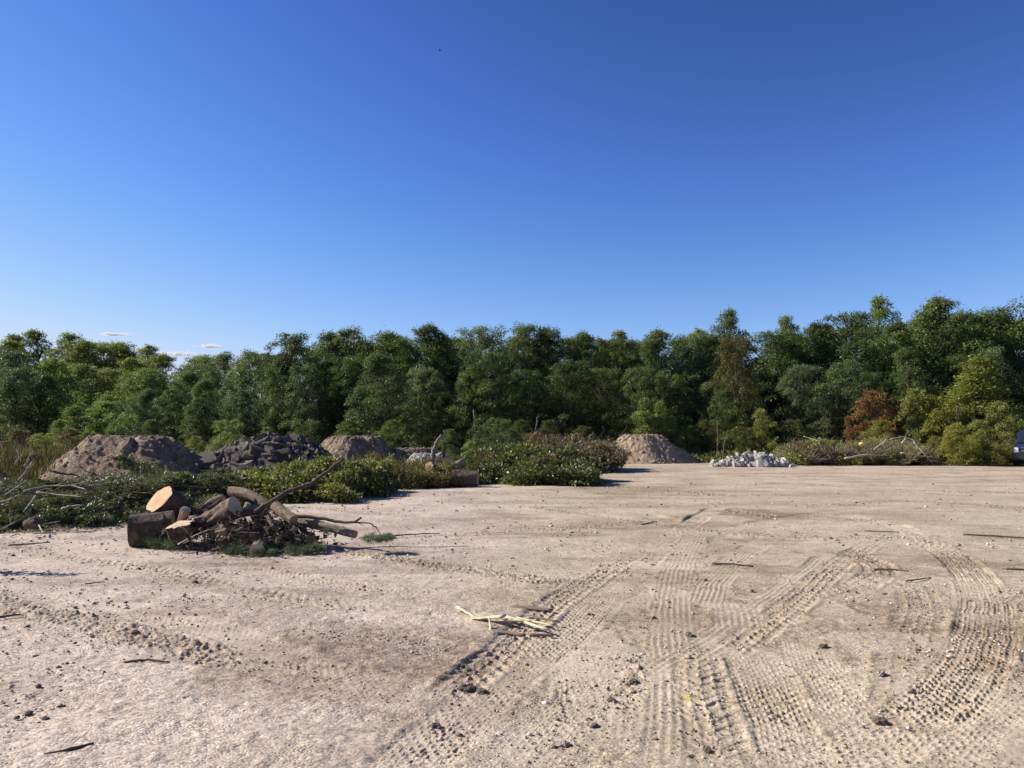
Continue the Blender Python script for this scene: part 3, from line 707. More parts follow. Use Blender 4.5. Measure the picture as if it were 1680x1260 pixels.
# saplings and bushes in front of the wood
SB = [(1052, 655, 46, 'sapling', 'willow', 'birch_sapling', 'light green slender sapling', 1.3), (1078, 660, 46.5, 'sapling', 'willow', 'birch_sapling', 'light green slender sapling', 1.2), (1104, 672, 46, 'sapling', 'willow', 'birch_sapling', 'light green slender sapling', 1.3),
      (1128, 700, 46, 'bushy', 'olive', 'shrub', 'olive rounded shrub', 1), (1160, 690, 46, 'bushy', 'weed', 'shrub', 'dull green shrub', 1), (1200, 660, 47, 'sapling', 'willow', 'birch_sapling', 'light green slender sapling', 1.7), (1222, 702, 45, 'bushy', 'weed', 'shrub', 'dull green shrub', 1), (1252, 672, 46, 'bushy', 'olive', 'shrub', 'olive rounded shrub', .8),
      (1295, 690, 46, 'bushy', 'weed', 'shrub', 'dull green shrub', 1.1), (1345, 668, 47, 'bushy', 'locust_blue', 'shrub', 'grey-green rounded shrub', 1.1), (1395, 685, 44.5, 'sapling', 'red', 'red_shrub', 'lowest rusty red shrub', .8),
      (1438, 644, 44.5, 'bushy', 'red', 'red_shrub', 'tall rusty red shrub in autumn colour', 1.05), (1468, 672, 44, 'bushy', 'red', 'red_shrub', 'orange-red shrub', .7), (1440, 690, 43, 'bushy', 'yellow', 'yellow_shrub', 'yellow-green shrub under the red leaves', 1),
      (1505, 640, 43.5, 'bushy', 'olive', 'shrub', 'tall olive bush', .85), (1535, 650, 43, 'bushy', 'yellow', 'yellow_shrub', 'yellow-green bush', .9), (1575, 618, 43.5, 'sapling', 'olive', 'shrub', 'tall upright olive bush', 1.7), (1610, 590, 44, 'sapling', 'olive', 'shrub', 'tall upright olive bush', 1.7), (1570, 695, 39, 'bushy', 'yellow', 'yellow_shrub', 'low yellow-green bush', 1.05),
      (1612, 690, 39.6, 'bushy', 'olive', 'shrub', 'low olive bush', 1.1), (1640, 660, 42, 'bushy', 'olive', 'shrub', 'tall olive bush', .9), (1648, 712, 40.5, 'bushy', 'yellow', 'yellow_shrub', 'low yellow-green bush', 1), (1672, 672, 44, 'bushy', 'yellow', 'yellow_shrub', 'bright yellow autumn bush', .9), (1715, 650, 45, 'bushy', 'yellow', 'yellow_shrub', 'bright yellow autumn bush', .9),
      (1535, 716, 41.5, 'bushy', 'yellow', 'yellow_shrub', 'low yellow-green bush', 1.1), (1590, 716, 40, 'bushy', 'yellow', 'yellow_shrub', 'low yellow-green bush', 1.2), (790, 700, 34, 'bushy', 'locust', 'shrub', 'bushy green shrub', 1.0), (818, 688, 36, 'bushy', 'locust', 'shrub', 'bushy green shrub', 1.0), (838, 705, 34, 'bushy', 'locust', 'shrub', 'bushy green shrub', 1.0), (-10, 700, 40, 'bushy', 'olive', 'shrub', 'olive rounded shrub', 1.5), (35, 706, 38, 'bushy', 'wilted', 'shrub', 'brownish wilting shrub', 1.5), (75, 712, 37, 'bushy', 'olive', 'shrub', 'olive rounded shrub', 1.4), (112, 704, 39, 'bushy', 'wilted', 'shrub', 'brownish wilting shrub', 1.4), (150, 708, 40, 'bushy', 'olive', 'shrub', 'olive rounded shrub', 1.3),
      (10, 738, 28, 'bushy', 'locust', 'shrub', 'bushy green shrub', 1.5), (48, 742, 27, 'bushy', 'locust', 'shrub', 'bushy green shrub', 1.4), (85, 745, 28, 'bushy', 'weed', 'shrub', 'dull green shrub', 1.3), (893, 706, 39, 'bushy', 'darkred', 'dark_red_shrub', 'dark red leaved shrub', .9),
      (868, 712, 40, 'bushy', 'wilted', 'shrub', 'brownish wilting shrub', 1), (775, 725, 31, 'bushy', 'willow', 'shrub', 'pale green low shrub', 1), (735, 705, 40, 'bushy', 'locust', 'shrub', 'bushy green shrub', .9), (640, 690, 44, 'bushy', 'locust', 'shrub', 'bushy green shrub', 1.2), (438, 702, 44, 'sapling', 'willow', 'birch_sapling', 'light green slender sapling', 1.6), 
      (372, 690, 43, 'bushy', 'willow', 'shrub', 'pale green low shrub', 1.2), (322, 716, 40, 'bushy', 'olive', 'shrub', 'olive rounded shrub', 1.1), (150, 660, 52, 'sapling', 'willow', 'birch_sapling', 'light green slender sapling', 2.2), (128, 668, 50, 'sapling', 'willow', 'birch_sapling', 'light green slender sapling', 2.2), (100, 690, 47, 'sapling', 'willow', 'birch_sapling', 'light green slender sapling', 2.0), (200, 680, 50, 'bushy', 'willow', 'shrub', 'pale green low shrub', 1.2),
      (900, 690, 45, 'bushy', 'locust', 'shrub', 'bushy green shrub', 1.1), (960, 700, 45, 'bushy', 'weed', 'shrub', 'dull green shrub', 1.2), (850, 690, 45, 'bushy', 'locust', 'shrub', 'bushy green shrub', 1.1), (570, 690, 46, 'bushy', 'locust', 'shrub', 'bushy green shrub', 1.2), (505, 690, 46, 'bushy', 'locust', 'shrub', 'bushy green shrub', 1.2), (250, 690, 45, 'bushy', 'locust', 'shrub', 'bushy green shrub', 1.2)]
for px, ty, Y, kd, lf, nm, adj, ws in SB:
    put_tree(kd, px, ty, Y, lf, nm, (adj, 'before the wood' if Y > 41 else 'at yard edge'), ws, cat='shrub' if nm != 'birch_sapling' else 'sapling')
finish_labels()

def undergrowth():
    g = Geo(); n = 52000
    px = RN.uniform(-80, 1760, n)
    Y = np.where(px < 330, RN.uniform(40, 60, n), RN.uniform(42.5, 50, n))
    X = (px - 840) / 1260 * Y
    hh = (.35 + .55 * np.clip(fbm(X, Y, 2.2, 3, 8) + .5, 0, 1.4)) * np.clip((Y - 41) / 3, .3, 1)
    P = np.stack([X, Y, RN.random(n) ** .7 * hh], 1)
    D = RN.normal(0, 1, (n, 3)) + [0, 0, .5]
    g.leaves(P, D, RN.normal(0, .5, (n, 3)) + [0, -.3, 1], RN.uniform(.12, .3, n), RN.uniform(.05, .10, n), RN.random(n))
    tag(link('undergrowth', g.mesh('undergrowth'), M['weed']), 'low weeds and brambles along the foot of the wood', 'undergrowth', kind='stuff')
    g = Geo(); n = 52000
    px = RN.uniform(-160, 250, n); Y = RN.uniform(24, 50, n)
    k = (px < 120) | (Y > 31); px, Y = px[k], Y[k]; n = len(px)
    X = (px - 840) / 1260 * Y
    h = RN.uniform(.55, 1.3, n) * (1.2 + .8 * fbm(X, Y, 3., 3, 4)) * np.where(px < 175, .98, .8)
    z0 = h * RN.random(n) * .55
    lean = RN.normal(0, .30, (n, 2))
    P = np.stack([X, Y, z0], 1); D = np.stack([lean[:, 0], lean[:, 1], np.ones(n)], 1)
    N = RN.normal(0, 1, (n, 3)); N[:, 2] *= .1
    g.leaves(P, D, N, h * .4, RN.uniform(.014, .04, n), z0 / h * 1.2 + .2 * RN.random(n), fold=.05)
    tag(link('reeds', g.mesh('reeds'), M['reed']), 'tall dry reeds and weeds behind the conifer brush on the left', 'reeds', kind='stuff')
undergrowth()

# ------------------------------------------------------------------ heaps
def heap(name, label, cx, cy, rx, ry, h, top, m, seed, rough=.09, gully=.12, mat_=None, cat='earth heap', na=230, nr=80):
    a = np.linspace(0, 2 * np.pi, na, endpoint=False); t = np.linspace(0, 1.12, nr)
    A, T = np.meshgrid(a, t)
    w = 1 + .07 * np.sin(2 * A + seed) + .05 * np.sin(5 * A + 2 * seed)
    X = np.cos(A) * T * rx * w; Y = np.sin(A) * T * ry * w
    prof = np.clip((1 - T) / (1 - top), 0, 1)
    prof = prof - .10 * np.exp(-((prof - 1) / .08) ** 2)
    prof = np.where(T < top, prof, prof)
    z = h * prof
    lm = np.clip(prof * 3, 0, 1) * (.25 + .75 * np.clip((T - top * .8) * 6, 0, 1))
    x, y = X + cx, Y + cy
    z = z + rough * .5 * np.abs(fbm(x + .3 * fbm(x, y, .5, 2, seed), y, .32, 5, seed + 30, .6)) * lm
    z = z + rough * (1.2 * fbm(x, y, .9, 4, seed) + .7 * np.abs(fbm(x, y, .3, 3, seed + 5)) * 1.2) * lm
    z = z - gully * np.maximum(0, fbm(A * 5.5 + 2.2 * T, T * 1.6, 1., 4, seed + 9, .6)) * lm
    z = z - .05 * (T > 1.02)
    V = np.stack([x.ravel() - cx, y.ravel() - cy, z.ravel()], 1)
    i = np.arange(nr - 1)[:, None] * na; j = np.arange(na)[None]; j2 = (j + 1) % na
    Q = np.stack([i + j, i + na + j, i + na + j2, i + j2], -1).reshape(-1, 4)
    me = np_mesh(name, V, Q, True)
    o = link(name, me, M[m], None, (cx, cy, 0))
    tag(o, label, cat)
    rng = np.random.default_rng(seed); n = int(260 * rx); ia = rng.integers(0, na, n); it_ = np.clip((rng.random(n) ** .6 * nr * .93).astype(int), 0, nr - 1)
    B = V[it_ * na + ia]; sz = rng.lognormal(-3.55, .5, n)
    bm = bmesh.new(); bmesh.ops.create_icosphere(bm, subdivisions=1, radius=1)
    iv = np.array([v.co[:] for v in bm.verts]); tf = np.array([[v.index for v in f.verts] for f in bm.faces]); bm.free()
    W = iv[None] * (1 + rng.uniform(-.3, .3, (n, len(iv), 1))) * (sz[:, None] * rng.uniform(.6, 1.3, (n, 3)))[:, None] + B[:, None]
    cm = np_mesh('clods', W.reshape(-1, 3), (tf[None] + (np.arange(n) * len(iv))[:, None, None]).reshape(-1, 3))
    tag(link('clods', cm, M['clod' if m in ('soil', 'asphaltbase') else m], o), kind='stuff')
    return o
heap('earth_heap', 'large flat-topped brown earth heap behind the conifer brush', gx(212, 26), 26, 3.1, 2.9, 1.64, .36, 'soil', 3, rough=.17, gully=.34)
heap('rubble_mound', 'dark crumbled mound under the broken asphalt slabs', gx(446, 27), 27, 3.3, 2.2, 1.36, .32, 'asphaltbase', 8, rough=.16, cat='rubble mound')
heap('sand_heap', 'brown sand heap behind the dark asphalt rubble', gx(582, 33), 33, 2.4, 2.3, 1.66, .42, 'soil', 5, rough=.14, gully=.24, cat='sand heap')
heap('low_earth_heap', 'low brown earth bank just behind the pale stone heap', gx(672, 34), 34, 1.9, 1.2, 1.05, .5, 'soil', 6, cat='earth heap')
heap('stone_heap', 'low pale grey crushed stone heap behind brown brush', gx(706, 29), 29, 1.35, 1.0, .93, .4, 'palegravel', 12, rough=.12, cat='stone heap')
heap('sand_heap', 'light tan sand heap with flat ridge beside the reddish brush', gx(1052, 43.5), 43.5, 2.95, 2.6, 1.70, .27, 'sand', 14, rough=.15, gully=.24, cat='sand heap')

def chunk_mesh(name, rng, sx, sy, sz, n=14, m=None, slab=False):  # noqa
    bm = bmesh.new()
    for i in range(n):
        if slab:
            a = 6.283 * i / (n / 2) + rng.uniform(-.3, .3); r = rng.uniform(.7, 1.)
            zz = -1 if i < n // 2 else 1
            if i >= n // 2: 
                p = list(bm.verts)[i - n // 2].co; v = (p.x * rng.uniform(.88, .98), p.y * rng.uniform(.88, .98), sz / 2 * rng.uniform(.8, 1.2))
            else: v = (math.cos(a) * r * sx / 2, math.sin(a) * r * sy / 2, -sz / 2)
            bm.verts.new(v)
        else:
            v = rng.normal(0, 1, 3); v /= np.abs(v).max() ** .8 * 1.0 + 1e-6
            v = np.clip(v, -1, 1)
            bm.verts.new((v[0] * sx / 2, v[1] * sy / 2, v[2] * sz / 2))
        bm.verts.ensure_lookup_table()
    r = bmesh.ops.convex_hull(bm, input=bm.verts)
    bmesh.ops.delete(bm, geom=list({e for e in r['geom_interior'] + r['geom_unused'] if isinstance(e, bmesh.types.BMVert)}), context='VERTS')
    bmesh.ops.bevel(bm, geom=bm.edges[:], offset=min(sx, sy, sz) * .04, segments=1, affect='EDGES')
    me = bpy.data.meshes.new(name); bm.to_mesh(me); bm.free()
    me.materials.append(M[m]); return me
rg = np.random.default_rng(5)
slabs = [chunk_mesh('asphalt_chunk', rg, 1, .8, .16, 12, 'asphalt', True) for _ in range(6)]
cx, cy = gx(446, 27), 27
for k in range(270):
    a = rg.uniform(np.pi * .85, np.pi * 2.15); t = rg.uniform(.12, 1.02)
    s = rg.uniform(.2, .6) * (1.0 if k % 9 else 1.6)
    z = 1.36 * min(1, (1 - t) / .68) + .02
    nrm = Vector((math.cos(a) * .5, math.sin(a) * .5, .75)) + Vector(rg.normal(0, .42, 3))
    q = nrm.to_track_quat('Z', 'Y'); q = q @ Euler((0, 0, rg.uniform(0, 6.28))).to_quaternion()
    o = link('asphalt_chunk', slabs[k % 6], None, None, (cx + math.cos(a) * t * 3.3, cy + math.sin(a) * t * 2.2, z + .07 - .10 * (math.cos(a) < -.2)))
    o.rotation_euler = q.to_euler(); o.scale = (s, s * rg.uniform(.6, 1), rg.uniform(.3, .75))
    tag(o, 'broken dark asphalt slab on the rubble mound, ' + ('crest, ' if t < .42 else 'middle slope, ' if t < .72 else 'foot, ') + ('left' if math.cos(a) < -.33 else 'centre' if math.cos(a) < .33 else 'right'), 'slab', 'broken asphalt slabs on the dark mound')
# flat big slab at the mound's left foot
o = link('asphalt_chunk', slabs[1].copy(), None, None, tuple(at(334, 752, 26.2))); o.scale = (1.25, 1.0, .6); o.rotation_euler = (RAD(38), RAD(-12), .3)
tag(o, 'large smooth grey asphalt slab between earth heap and dark rubble', 'slab', 'broken asphalt slabs on the dark mound')
chs = [chunk_mesh('concrete_chunk', rg, 1, rg.uniform(.5, .95), rg.uniform(.3, .7), 9, 'concrete') for _ in range(9)]
cx, cy = gx(1232, 38.4), 38.4
heap('rubble_core', 'grey crushed concrete filling the pile of pale chunks', cx, cy, 1.75, 1.0, .45, .3, 'palegravel', 22, cat='rubble', na=80, nr=30)
for k in range(170):
    a = rg.uniform(0, 6.283) if k % 4 == 0 else rg.uniform(np.pi, 2 * np.pi); t = rg.uniform(.0, 1.08) ** .7
    s = rg.uniform(.18, .50)
    z = .50 * min(1, (1.08 - t) / .8) + s * .05 
    o = link('concrete_chunk', chs[k % 9], None, None, (cx + math.cos(a) * t * 2.0, cy + math.sin(a) * t * 1.1, max(z, s * .2)))
    o.rotation_euler = tuple(rg.uniform(0, 6.28, 3)); o.scale = (s, s, s)
    tag(o, 'pale angular concrete chunk in the grey rubble pile, ' + ('top' if t < .45 else 'middle' if t < .8 else 'foot') + (' left' if math.cos(a) < -.33 else ' centre' if math.cos(a) < .33 else ' right') + (' front' if math.sin(a) < 0 else ' back'), 'concrete chunk', 'broken concrete chunks in the grey rubble pile')
for k in range(7):
    p = gp(1290 + k * 6 if k < 3 else 1160 + k * 3, 765 + rg.uniform(-2, 3)); s = rg.uniform(.12, .25)
    o = link('concrete_chunk', chs[k], None, None, (p[0], p[1], s * .25)); o.scale = (s, s, s); o.rotation_euler = tuple(rg.uniform(0, 6.28, 3))
    tag(o, 'small concrete chunk lying loose beside the grey rubble pile', 'concrete chunk', 'loose chunks beside the grey rubble pile')
# white flecks on the earth heap
for px, py, Y in [(271, 768, 23.9), (283, 776, 23.8), (235, 771, 24), (200, 720, 25), (322, 762, 24.6)]:
    p = at(px, py, Y); s = rg.uniform(.07, .13)
    o = link('concrete_chunk', chs[2], None, None, (p[0], Y, p[2])); o.scale = (s, s, s); o.rotation_euler = tuple(rg.uniform(0, 6.28, 3))
    tag(o, 'tiny white concrete fragment stuck in the slope of the brown earth heap', 'concrete fragment', 'white fragments on the earth heap')

# ------------------------------------------------------------------ cut branches: leafy, wilted, conifer
def leafy_proto(name, seed, rx, rz, n, lL, lW, leafm, stemm='twig', droop=.2, twigs=9):
    rng = np.random.default_rng(seed); g = Geo(); st = Geo()
    for k in range(twigs):
        v = rng.normal(0, 1, 3); v[2] = abs(v[2]) * .7; v /= np.linalg.norm(v)
        e = v * [rx, rx, rz] * rng.uniform(.9, 1.45)
        s0 = rng.normal(0, .1, 3) * [1, 1, .4]
        st.tube([s0, (s0 + e) / 2 + rng.normal(0, .05, 3), e], [.014, .009, .003], 4, cap=False)
        m = max(8, n // 90); u = rng.uniform(.55, 1, m); dd = e / np.linalg.norm(e)
        g.leaves(e * u[:, None] + rng.normal(0, .03, (m, 3)), dd + rng.normal(0, .8, (m, 3)), rng.normal(0, .7, (m, 3)) + [0, 0, 1], lL * rng.uniform(.6, 1.2, m), lW * rng.uniform(.7, 1.2, m), rng.random())
    nc = 14
    for k in range(nc):
        v = rng.normal(0, 1, 3); v[2] = abs(v[2]); v /= np.linalg.norm(v)
        c = v * [rx, rx, rz] * rng.uniform(.35, .85); tone = rng.random(); m = n // nc
        w = rng.normal(0, 1, (m, 3)); w /= np.linalg.norm(w, axis=1)[:, None]
        P = c + w * (rng.random(m) ** .4)[:, None] * np.array([rx, rx, rz]) * .42
        P[:, 2] = np.maximum(P[:, 2], -.12)
        D = w + rng.normal(0, .6, (m, 3)) + [0, 0, -droop]
        N = rng.normal(0, .7, (m, 3)) + [0, 0, 1] + w * .4
        g.leaves(P, D, N, lL * rng.uniform(.6, 1.3, m), lW * rng.uniform(.7, 1.3, m), np.clip(tone + rng.normal(0, .15, m), 0, 1))
    e = empty(name); link('leaves', g.mesh('leaves'), M[leafm], e); link('stem', st.mesh('stem'), M[stemm], e)
    return e
def bough_proto(name, seed, L, leafm, nl=.085, nw=.009, ntw=16, per=110, spread=.42):
    rng = np.random.default_rng(seed); g = Geo(); st = Geo()
    m = 8; t = np.linspace(0, 1, m)
    spine = np.stack([t * L, .08 * L * np.sin(t * 3 + seed), -.12 * L * t ** 2 + .1 * L * t], 1)
    st.tube(spine, np.linspace(.016, .004, m), 5)
    for k in range(ntw):
        f = .12 + .88 * k / (ntw - 1); b = np.array([np.interp(f, t, spine[:, i]) for i in range(3)])
        sg = (-1) ** k; d = np.array([.55, sg * .9, rng.uniform(-.3, .35)]); d /= np.linalg.norm(d)
        l = spread * L * (1 - .65 * f) * rng.uniform(.7, 1.2) if k < ntw - 1 else .15 * L
        e = b + d * l + [0, 0, -.12 * l]
        st.tube([b, (b + e) / 2 + [0, 0, .02], e], [.006, .004, .002], 3, cap=False)
        s = rng.random(per); P = b + (e - b) * s[:, None] + rng.normal(0, .012, (per, 3))
        D = d * .8 + rng.normal(0, .75, (per, 3)); tone = rng.random()
        g.leaves(P, D, rng.normal(0, 1, (per, 3)), nl * rng.uniform(.6, 1.2, per), nw * rng.uniform(.8, 1.3, per), np.clip(tone + rng.normal(0, .12, per), 0, 1), fold=.05)
    e = empty(name); link('needles', g.mesh('needles'), M[leafm], e); link('stem', st.mesh('stem'), M['twig'], e)
    return e
def place_words(u, v):
    return ('front ' if v < .5 else 'back ') + ('left part' if u < .34 else 'middle part' if u < .67 else 'right part')
def scatter(protos, spots, label, cat, group):
    us = np.array([q[0] / q[1] for q in spots]); vs_ = np.array([q[1] for q in spots])
    pu = np.polyfit(us, vs_, 1) if len(spots) > 8 else None
    base_label = label
    for i, (x, y, z, s, rz, rx, ry) in enumerate(spots):
        if pu is not None:
            res = vs_ - np.polyval(pu, us)
            label = base_label + ', ' + place_words((us[i] - us.min()) / (np.ptp(us) + 1e-9), (res[i] - res.min()) / (np.ptp(res) + 1e-9))
        p = protos[i % len(protos)]
        o = p if not p.get('used') else copy_tree(p)
        p['used'] = 1
        o.location = (x, y, z); o.scale = (s, s, s); o.rotation_euler = (rx, ry, rz)
        tag(o, label, cat, group)
def clean(protos):
    for p in protos:
        for o in [p] + list(COL.objects):
            if 'used' in o.keys(): del o['used']
def heap_spots(rng, n, pxa, pxb, Ya, Yb, hfun, smin, smax, tilt=.4, zoff=-.1):
    out = []
    for k in range(n):
        f = (k + rng.random()) / n; px = pxa + (pxb - pxa) * f
        v = rng.random(); Y0 = Ya(px); Y1 = Yb(px); Y = Y0 + (Y1 - Y0) * v
        X = (px - 840) / 1260 * Y
        z = max(0, hfun(px, v) + zoff)
        out.append((X, Y, z, rng.uniform(smin, smax), rng.uniform(0, 6.28), rng.normal(0, tilt), rng.normal(0, tilt)))
    return out
rg = np.random.default_rng(77)
lin = lambda pts: (lambda px: float(np.interp(px, [p[0] for p in pts], [p[1] for p in pts])))
# bright green leafy pile in the middle left
P_bright = [leafy_proto('leafy_branch', 40 + i, .62, .42, 1500, .115, .055, 'bright' if i < 4 else 'weed', twigs=14) for i in range(6)]
fr = lin([(350, 17.2), (440, 17.8), (500, 17.6), (560, 17.8), (600, 19.4), (650, 21.2)])
tp = lambda px, v: [1, 1.0][0] * float(np.interp(px, [345, 420, 480, 560, 600, 650], [.55, .62, .75, .92, .80, .62])) * (.25 + .75 * math.sin(min(v, .8) / .8 * math.pi / 2))
scatter(P_bright, heap_spots(rg, 44, 352, 642, lambda p: fr(p) + .5, lambda p: fr(p) + 3.0, lambda p, v: tp(p, v) - .30, .62, .95, .35, 0), 'bright green cut branch in the pile behind the front logs', 'leafy branch', 'bright leafy branches piled behind the log heap')
# brown-green conifer pile
P_dry = [leafy_proto('wilted_conifer_branch', 50 + i, .62, .45, 2300, .085, .022, 'drybrown', droop=.5) for i in range(3)]
fr2 = lin([(590, 23.2), (650, 22.0), (760, 22.6)])
scatter(P_dry, heap_spots(rg, 26, 605, 752, lambda p: fr2(p) + .5, lambda p: fr2(p) + 3.2, lambda p, v: (.62 if p > 640 else .75) * (.3 + .7 * v), .75, 1.05, .3, -.15), 'brownish wilted conifer branch beside the short rusty logs', 'conifer branch', 'wilted conifer branches piled by the short logs')
# glossy dark green pile
P_dark = [leafy_proto('leafy_branch', 60 + i, .68, .48, 1500, .13, .06, 'laurel' if i < 5 else 'wilted', twigs=14) for i in range(6)]
fr3 = lin([(775, 24.0), (850, 23.8), (930, 23.2), (995, 24.0)])
hh3 = lin([(765, .75), (800, 1.05), (860, 1.12), (930, 1.0), (975, .72), (995, .45)])
scatter(P_dark, heap_spots(rg, 74, 782, 972, lambda p: fr3(p) + .5, lambda p: fr3(p) + 4.2, lambda p, v: (hh3(p) - .42) * min(1, .02 + 1.5 * v), .65, 1.0, .35, 0), 'glossy dark green cut branch in the mid-yard pile', 'leafy branch', 'glossy green branches in the pile mid-yard')
# reddish brown brush behind
P_will = [leafy_proto('wilted_branch', 70 + i, .75, .6, 1500, .13, .05, 'wilted', twigs=16) for i in range(3)]
hh4 = lin([(850, 1.25), (900, 1.45), (960, 1.5), (1000, 1.15), (1025, .7)])
scatter(P_will, heap_spots(rg, 56, 862, 1004, lambda p: 31.2, lambda p: 35.5, lambda p, v: (hh4(p) - .55) * (.1 + .9 * v), .7, 1.15, .35, 0), 'wilted reddish brown branch beside the tan sand heap', 'wilted branch', 'wilted branches beside the tan sand heap')
# brush piles on the right
P_rb = [leafy_proto('wilted_branch', 80 + i, .75, .55, 1300, .12, .05, 'wilted' if i else 'olive', twigs=16) for i in range(2)]
hh5 = lin([(1275, .9), (1310, 1.35), (1350, 1.2), (1385, .9)])
scatter(P_rb, heap_spots(rg, 26, 1285, 1380, lambda p: 40.0, lambda p: 42.5, lambda p, v: (hh5(p) - .5) * (.2 + .8 * v), .8, 1.15, .35, 0), 'withered leafy branch in brush right of the concrete rubble', 'wilted branch', 'withered branches right of the concrete rubble')
P_rc = [leafy_proto('dry_brush_branch', 90 + i, .75, .5, 1100, .11, .04, 'drybrown' if i else 'olive', twigs=20) for i in range(2)]
hh6 = lin([(1380, .9), (1430, 1.35), (1490, 1.3), (1530, .8)])
scatter(P_rc, heap_spots(rg, 34, 1390, 1525, lambda p: 39.8, lambda p: 42.5, lambda p, v: (hh6(p) - .42) * (.1 + .9 * v), .75, 1.15, .35, 0), 'dry brush branch heaped below the rusty red shrub', 'dry branch', 'dry branches heaped below the red shrub')
# conifer boughs on the left
P_con = [bough_proto('conifer_bough', 20 + i, 1.5, 'needle', .11, .022, 18, 170) for i in range(4)]
fr7 = lin([(-60, 11.4), (0, 12.2), (120, 12.9), (210, 13.6), (350, 15.2)])
hh7 = lin([(-60, .5), (60, .45), (150, .55), (200, .72), (280, .70), (350, .55)])
scatter(P_con, heap_spots(rg, 105, -70, 345, lambda p: fr7(p) + .5, lambda p: fr7(p) + (3.8 if p > 150 else 7.0), lambda p, v: hh7(p) * (.12 + .85 * min(1, 2 * v)), .6, 1.0, .10, -.10), 'flat dark green conifer bough in the left brush heap', 'conifer bough', 'cut conifer boughs heaped on the left')
P_sg = [leafy_proto('conifer_clump', 30 + i, .55, .36, 2200, .095, .026, 'needle', droop=.8) for i in range(3)]
scatter(P_sg, heap_spots(rg, 75, -40, 340, lambda p: fr7(p) + .8, lambda p: fr7(p) + 4.2, lambda p, v: hh7(p) * (.05 + .8 * min(1, 2 * v)) - .25, .7, 1.1, .3, 0), 'bushy drooping conifer clump in the left brush heap', 'conifer twigs', 'bushy conifer clumps heaped on the left')
clean([])

def branch_geo(rng, P, R, nsub=0, sublen=.3, seg=6, subr=.4):
    g = Geo(); P = np.asarray(P, float)
    t = np.linspace(0, 1, len(P)); n = max(8, len(P) * 4); tt = np.linspace(0, 1, n)
    Q = np.stack([np.interp(tt, t, P[:, i]) for i in range(3)], 1)
    Q[1:-1] = (Q[:-2] + 2 * Q[1:-1] + Q[2:]) / 4
    Q[1:-1] += rng.normal(0, R[0] * .15, (n - 2, 3))
    rr = np.interp(tt, [0, 1], R)
    g.tube(Q, rr, seg)
    for k in range(nsub):
        i = rng.integers(n // 5, n - 1); d = Q[min(i + 1, n - 1)] - Q[i - 1]; d /= np.linalg.norm(d) + 1e-9
        d = d + rng.normal(0, .6, 3); d /= np.linalg.norm(d); l = sublen * rng.uniform(.5, 1.2)
        e = Q[i] + d * l
        g.tube([Q[i], Q[i] + d * l * .5 + rng.normal(0, .04 * l, 3), e], [rr[i] * subr, rr[i] * subr * .7, rr[i] * .15], 4, cap=False)
    return g
def add_branch(name, label, P, R, m, nsub=0, sublen=.3, cat='branch', group=None, seg=6):
    P = np.asarray(P, float); o0 = P[0].copy()
    g = branch_geo(np.random.default_rng(abs(hash(label)) % 1000 if False else len(label) * 7 + int(P[0, 0] * 10) % 97), P - o0, R, nsub, sublen, seg)
    o = link(name, g.mesh(name, True), M[m], None, tuple(o0)); tag(o, label, cat, group); return o
# bare pale branches over the conifer heap
Wb = [('long pale bare branch lying across the left brush heap', [(38, 806, 14), (80, 797, 14.2), (120, 797, 14.2), (142, 803, 14)], .022, 3),
      ('pale bare branch just below the longest one in the left brush heap', [(60, 808, 13.8), (95, 812, 13.8), (138, 815, 13.6)], .02, 2),
      ('forked pale twig rising above the left brush heap', [(30, 788, 15), (42, 775, 15), (56, 760, 15)], .018, 4),
      ('pale stick leaning down over the dark hollow in the left brush', [(58, 814, 13), (48, 828, 12.8), (38, 840, 12.6)], .016, 0),
      ('dark thin branch leaning against the left side of the earth heap', [(112, 751, 22.4), (125, 761, 21.5), (144, 780, 20)], .03, 2),
      ('dark horizontal branch at the foot of the earth heap', [(86, 773, 20), (105, 777, 20), (128, 780, 20)], .04, 3),
      ('grey weathered stick sloping left out of the brush', [(6, 814, 14), (28, 799, 14.5), (44, 788, 15)], .016, 2),
      ('pale stick lying low at the front of the left brush', [(62, 862, 12.4), (80, 858, 12.4), (98, 855, 12.6)], .016, 1),
      ('short pale hooked twig at the front edge of the left brush', [(64, 862, 12.2), (70, 873, 11.9), (77, 874, 11.9)], .012, 0),
      ('pale splintered board end showing in the left brush', [(102, 835, 13.4), (120, 830, 13.4), (137, 829, 13.4)], .03, 0),
      ('thin pale branch at the far left of the brush', [(-5, 824, 13), (8, 822, 13), (20, 818, 13)], .018, 1),
      ('thin twig bundle at the lower left corner of the brush', [(2, 868, 12), (14, 862, 12.2), (24, 857, 12.3)], .012, 3),
      ('bare grey twigs standing before the reeds on the left', [(24, 762, 19), (32, 750, 19), (28, 738, 19)], .016, 6),
      ('bare grey forked twig right of the standing grey twigs', [(40, 766, 19), (46, 752, 19), (52, 740, 19)], .014, 5)]
for lab, pts, r, ns in Wb:
    add_branch('bare_branch', lab, [at(*p) for p in pts], (r, r * .45), 'darktwig' if 'dark' in lab[:6] else 'paletwig', ns, .35, group='bare branches in the left brush heap')
rgt = np.random.default_rng(9)
